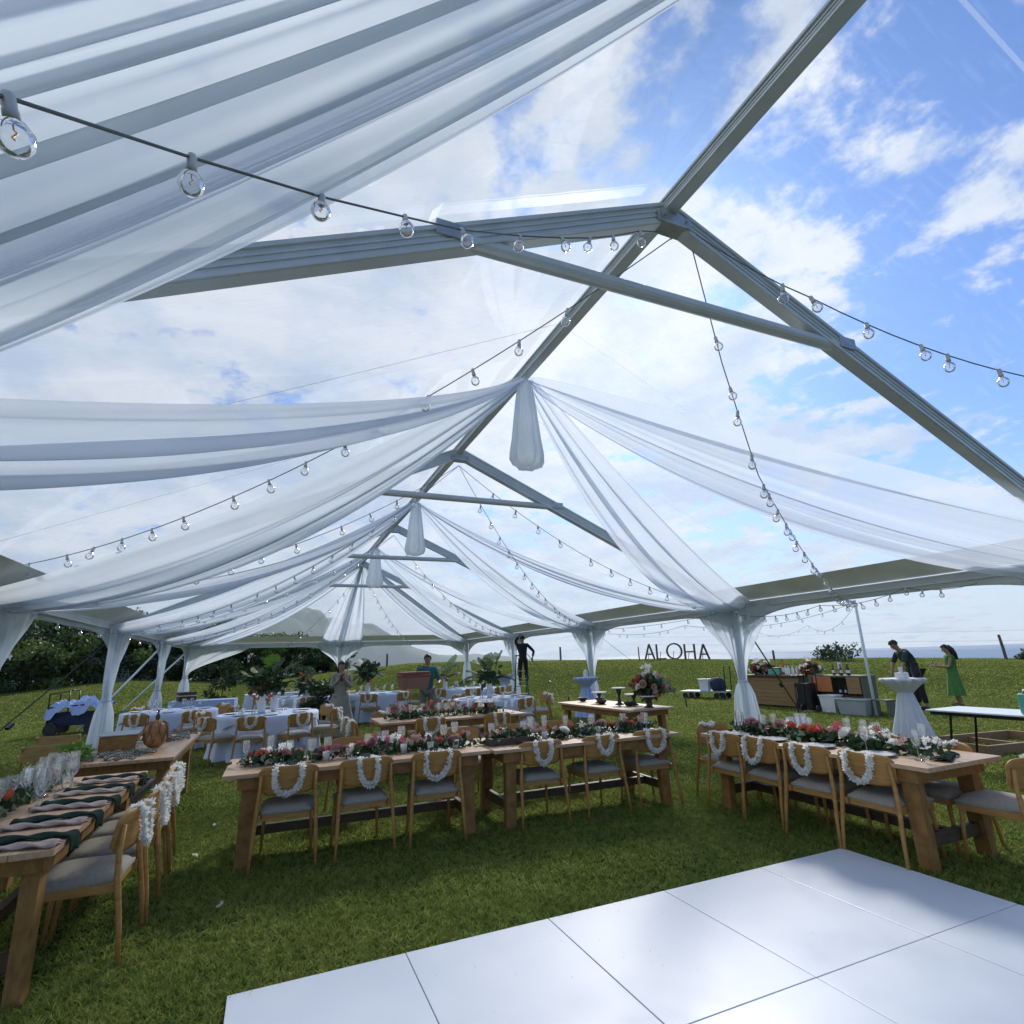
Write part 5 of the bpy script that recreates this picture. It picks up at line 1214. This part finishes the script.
# man carrying a red-brown basket chest
person((3.72,14.3,0), PI-.1, 'man in a teal shirt carrying a big red-brown wicker basket', stand(wrl=(-.20,.46,1.06), ell=(-.28,.12,1.10), wrr=(.34,.42,1.06), elr=(.30,.10,1.10)), 'shirt_teal', 'greyfab', 'short', sc=1.06)
bs = empty('wicker_basket', (3.24,13.80,1.02), R(6), 'large red-brown wicker basket with a handle in the man\'s arms', 'basket'); bs.scale = (.82,.9,1)
MB().add([(-.36,-.2,0),(.36,-.2,0),(.36,.2,0),(-.36,.2,0),(-.43,-.24,.28),(.43,-.24,.28),(.43,.24,.28),(-.43,.24,.28)], [(3,2,1,0),(0,1,5,4),(1,2,6,5),(2,3,7,6),(3,0,4,7)]).build('body', 'wicker', bs, solid=.02)
MB().box((0,0,.31), (.90,.52,.05)).box((0,0,.37), (.86,.46,.06)).build('lid', 'redwood', bs, bevel=.012); MB().tube([(.1,0,.39),(.14,0,.52),(.22,0,.56),(.30,0,.52),(.34,0,.39)], .014, 8).build('handle', 'darkwood', bs, smooth=True)
# man on the ladder
LX, LY = 9.38, 21.1; 
ld = empty('step_ladder', (LX,LY,0), R(-20), 'green fibreglass step ladder behind the right post drape', 'ladder')
for s in (-1,1):
    MB().beam((s*.28,-.42,0), (s*.17,-.04,1.75), .03, .07).build('rail', 'ladderg', ld); MB().beam((s*.27,.45,0), (s*.16,.04,1.75), .03, .05).build('rail', 'ladderg', ld)
for k in range(5): q = (k+1)/6; MB().box((0,lerp(-.42,-.04,q),1.75*q), (.5-.15*q,.09,.03)).build('step', 'greym', ld)
MB().box((0,0,1.77), (.40,.24,.05)).build('top_cap', 'ladderg', ld)
person((LX+.02,LY-.22,.62), R(-20), 'person in black clothes standing on the green ladder, head hidden by the valance', stand(pelvis=(0,0,.95),knl=(-.11,.10,.48), knr=(.11,.06,.48), wrl=(-.1,.25,1.72), ell=(-.26,.14,1.52), wrr=(.36,.05,.96), elr=(.40,-.06,1.16)), 'blackfab', 'blackfab', 'short', sc=1.12, sleeve=.8)
# bending man at the right
person((16.15,9.85,0), R(62), 'man in a dark patterned shirt leaning forward behind the cocktail table', stand(chest=(0,.16,1.24), neck=(0,.30,1.40), head=(0,.38,1.50), shl=(-.18,.24,1.33), shr=(.18,.24,1.33), ell=(-.22,.36,1.08), elr=(.22,.36,1.08), wrl=(-.18,.44,.84), wrr=(.18,.46,.84)), 'shirt_pat', 'blackfab', 'short', sc=1.12)
# woman in green
person((17.6,9.75,0), R(42), 'long-haired woman in a green dress looking at her phone on the lawn', stand(wrl=(-.12,.36,1.12), ell=(-.22,.10,1.10), wrr=(.10,.36,1.14), elr=(.22,.10,1.10), head=(0,.06,1.60)), 'green_dress', None, 'long', skirt=('green_dress', .30, .165, .27), sc=.96, shoes='strap', sleeve=.08)
p2 = empty('phone', (17.6-.34,9.75+.28,1.20), R(42), 'dark phone held up by the woman in the green dress', 'phone'); MB().box((0,0,0), (.08,.012,.16), m=Matrix.Rotation(.5,3,'X')).build('body', 'black', p2, bevel=.004); MB().box((0,-.009,0), (.068,.002,.14), m=Matrix.Rotation(.5,3,'X')).build('screen', 'drink', p2)

for o in (TB, CH, RT, RC, RO, WG, TU, WG2, PL, CD, *LEIS): pass

# ------------------------------------------------------------------ haze
hzm, nt, out = newmat('sea_air'); pv = N(nt, 'VolumePrincipled'); pv.inputs['Color'].default_value = (.78,.89,1,1); pv.inputs['Density'].default_value = .00007; pv.inputs['Anisotropy'].default_value = .3
nt.links.new(pv.outputs[0], out.inputs['Volume'])
HAZE = True
if HAZE: tag(MB().box((-1000,4000,500), (22000,20000,1102)).build('haze', hzm), 'pale sea haze over the bay', 'haze', kind='stuff')

# ------------------------------------------------------------------ light
SAZ, SEL = R(36), R(36)
sv = Vector((math.sin(SAZ)*math.cos(SEL), math.cos(SAZ)*math.cos(SEL), math.sin(SEL)))
sl = bpy.data.lights.new('sun', 'SUN'); sl.energy = 3.7; sl.angle = R(11); sl.color = (1,.95,.87)
so = bpy.data.objects.new('sun', sl); col.objects.link(so); so.rotation_euler = sv.to_track_quat('Z', 'Y').to_euler()
w = bpy.data.worlds.new('World'); scn.world = w; w.use_nodes = True; nt = w.node_tree; nt.nodes.clear(); L = nt.links
out = N(nt, 'OutputWorld'); bg = N(nt, 'Background'); bg.inputs['Strength'].default_value = .145
sky = N(nt, 'TexSky'); sky.sky_type = 'NISHITA'; sky.sun_disc = False; sky.sun_elevation = SEL; sky.sun_rotation = SAZ; sky.air_density = 1.; sky.dust_density = .6; sky.ozone_density = 1.6
tc = N(nt, 'TexCoord'); sx = N(nt, 'SeparateXYZ'); L.new(tc.outputs['Generated'], sx.inputs[0])
def ma(op, a, b=None, c=None):
    n = N(nt, 'Math', operation=op)
    for i, v in enumerate((a, b, c)):
        if v is None: continue
        if isinstance(v, (int, float)): n.inputs[i].default_value = v
        else: L.new(v, n.inputs[i])
    return n.outputs[0]
zz = ma('ADD', ma('MAXIMUM', sx.outputs[2], 0.), .16); cx = ma('DIVIDE', sx.outputs[0], zz); cy = ma('DIVIDE', sx.outputs[1], zz)
cb = N(nt, 'CombineXYZ'); L.new(cx, cb.inputs[0]); L.new(cy, cb.inputs[1])
def wn(scale, detail, rough, offv, dist=0.):
    mp = N(nt, 'Mapping'); mp.inputs['Location'].default_value = offv; L.new(cb.outputs[0], mp.inputs[0])
    n = N(nt, 'TexNoise'); n.inputs['Scale'].default_value = scale; n.inputs['Detail'].default_value = detail; n.inputs['Roughness'].default_value = rough; n.inputs['Distortion'].default_value = dist
    L.new(mp.outputs[0], n.inputs[0]); return n.outputs['Fac']
n1 = wn(1.5, 4, .5, (3.1,1.7,0)); n2 = wn(6.2, 10, .60, (.6,.2,2.), .08)
dot = N(nt, 'VectorMath', operation='DOT_PRODUCT'); L.new(tc.outputs['Generated'], dot.inputs[0]); dot.inputs[1].default_value = tuple(sv)
near = ma('POWER', ma('MAXIMUM', dot.outputs['Value'], 0.), 14.)
lft = ma('MULTIPLY', ma('SUBTRACT', sx.outputs[1], sx.outputs[0]), .16)       # thicker cloud to the left
base_ = ma('ADD', ma('MULTIPLY', n1, .5), ma('MULTIPLY', n2, 1.05))
dens = ma('ADD', ma('ADD', base_, lft), ma('MULTIPLY', near, .16))
mr = N(nt, 'MapRange'); mr.interpolation_type = 'SMOOTHSTEP'; mr.inputs['From Min'].default_value = .68; mr.inputs['From Max'].default_value = .86; L.new(dens, mr.inputs[0])
shade = wn(2.6, 6, .6, (1.3,5.,1.)); cr = N(nt, 'ValToRGB'); cr.color_ramp.elements[0].position = .38; cr.color_ramp.elements[0].color = (4.1,4.9,6.2,1); cr.color_ramp.elements[1].position = .6; cr.color_ramp.elements[1].color = (6.3,6.6,7.0,1)
L.new(shade, cr.inputs[0])
glow = N(nt, 'MixRGB'); glow.blend_type = 'ADD'; L.new(near, glow.inputs[0]); L.new(cr.outputs[0], glow.inputs[1]); glow.inputs[2].default_value = (.8,.7,.5,1)
mx = N(nt, 'MixRGB'); L.new(ma('MULTIPLY', mr.outputs[0], .93), mx.inputs[0]); 
hs = N(nt, 'MixRGB'); hs.blend_type = 'MULTIPLY'; hs.inputs[0].default_value = 1.; L.new(sky.outputs[0], hs.inputs[1]); hs.inputs[2].default_value = (.48,.74,1.15,1)
hm_ = N(nt, 'MixRGB'); hr = N(nt, 'MapRange'); hr.interpolation_type = 'SMOOTHSTEP'; hr.inputs['From Min'].default_value = 0.; hr.inputs['From Max'].default_value = .30; hr.inputs['To Min'].default_value = .92; hr.inputs['To Max'].default_value = 0.
L.new(sx.outputs[2], hr.inputs[0]); L.new(hr.outputs[0], hm_.inputs[0]); L.new(hs.outputs[0], hm_.inputs[1]); hm_.inputs[2].default_value = (5.9,6.5,7.1,1)
L.new(hm_.outputs[0], mx.inputs[1]); L.new(glow.outputs[0], mx.inputs[2])
L.new(mx.outputs[0], bg.inputs[0]); L.new(bg.outputs[0], out.inputs[0])

# ------------------------------------------------------------------ camera
cd = bpy.data.cameras.new('camera'); cam = bpy.data.objects.new('camera', cd); col.objects.link(cam); scn.camera = cam
fwd = Vector((.38658,.88447,.26129)); rgt = Vector((.91920,-.39254,-.03120)); up = Vector((-.07497,-.25224,.96476))
cam.matrix_world = Matrix(((rgt.x,up.x,-fwd.x,0),(rgt.y,up.y,-fwd.y,0),(rgt.z,up.z,-fwd.z,1.65),(0,0,0,1)))
cd.sensor_width = 36; cd.lens = 542.34*36/1024; cd.clip_start = .05; cd.clip_end = 60000
scn.view_settings.view_transform = 'Standard'; scn.view_settings.look = 'None'; scn.view_settings.exposure = 0; scn.view_settings.gamma = 1
cy_ = scn.cycles; cy_.max_bounces = 8; cy_.diffuse_bounces = 3; cy_.glossy_bounces = 3; cy_.transmission_bounces = 4; cy_.transparent_max_bounces = 24; cy_.volume_bounces = 0
cy_.use_denoising = True
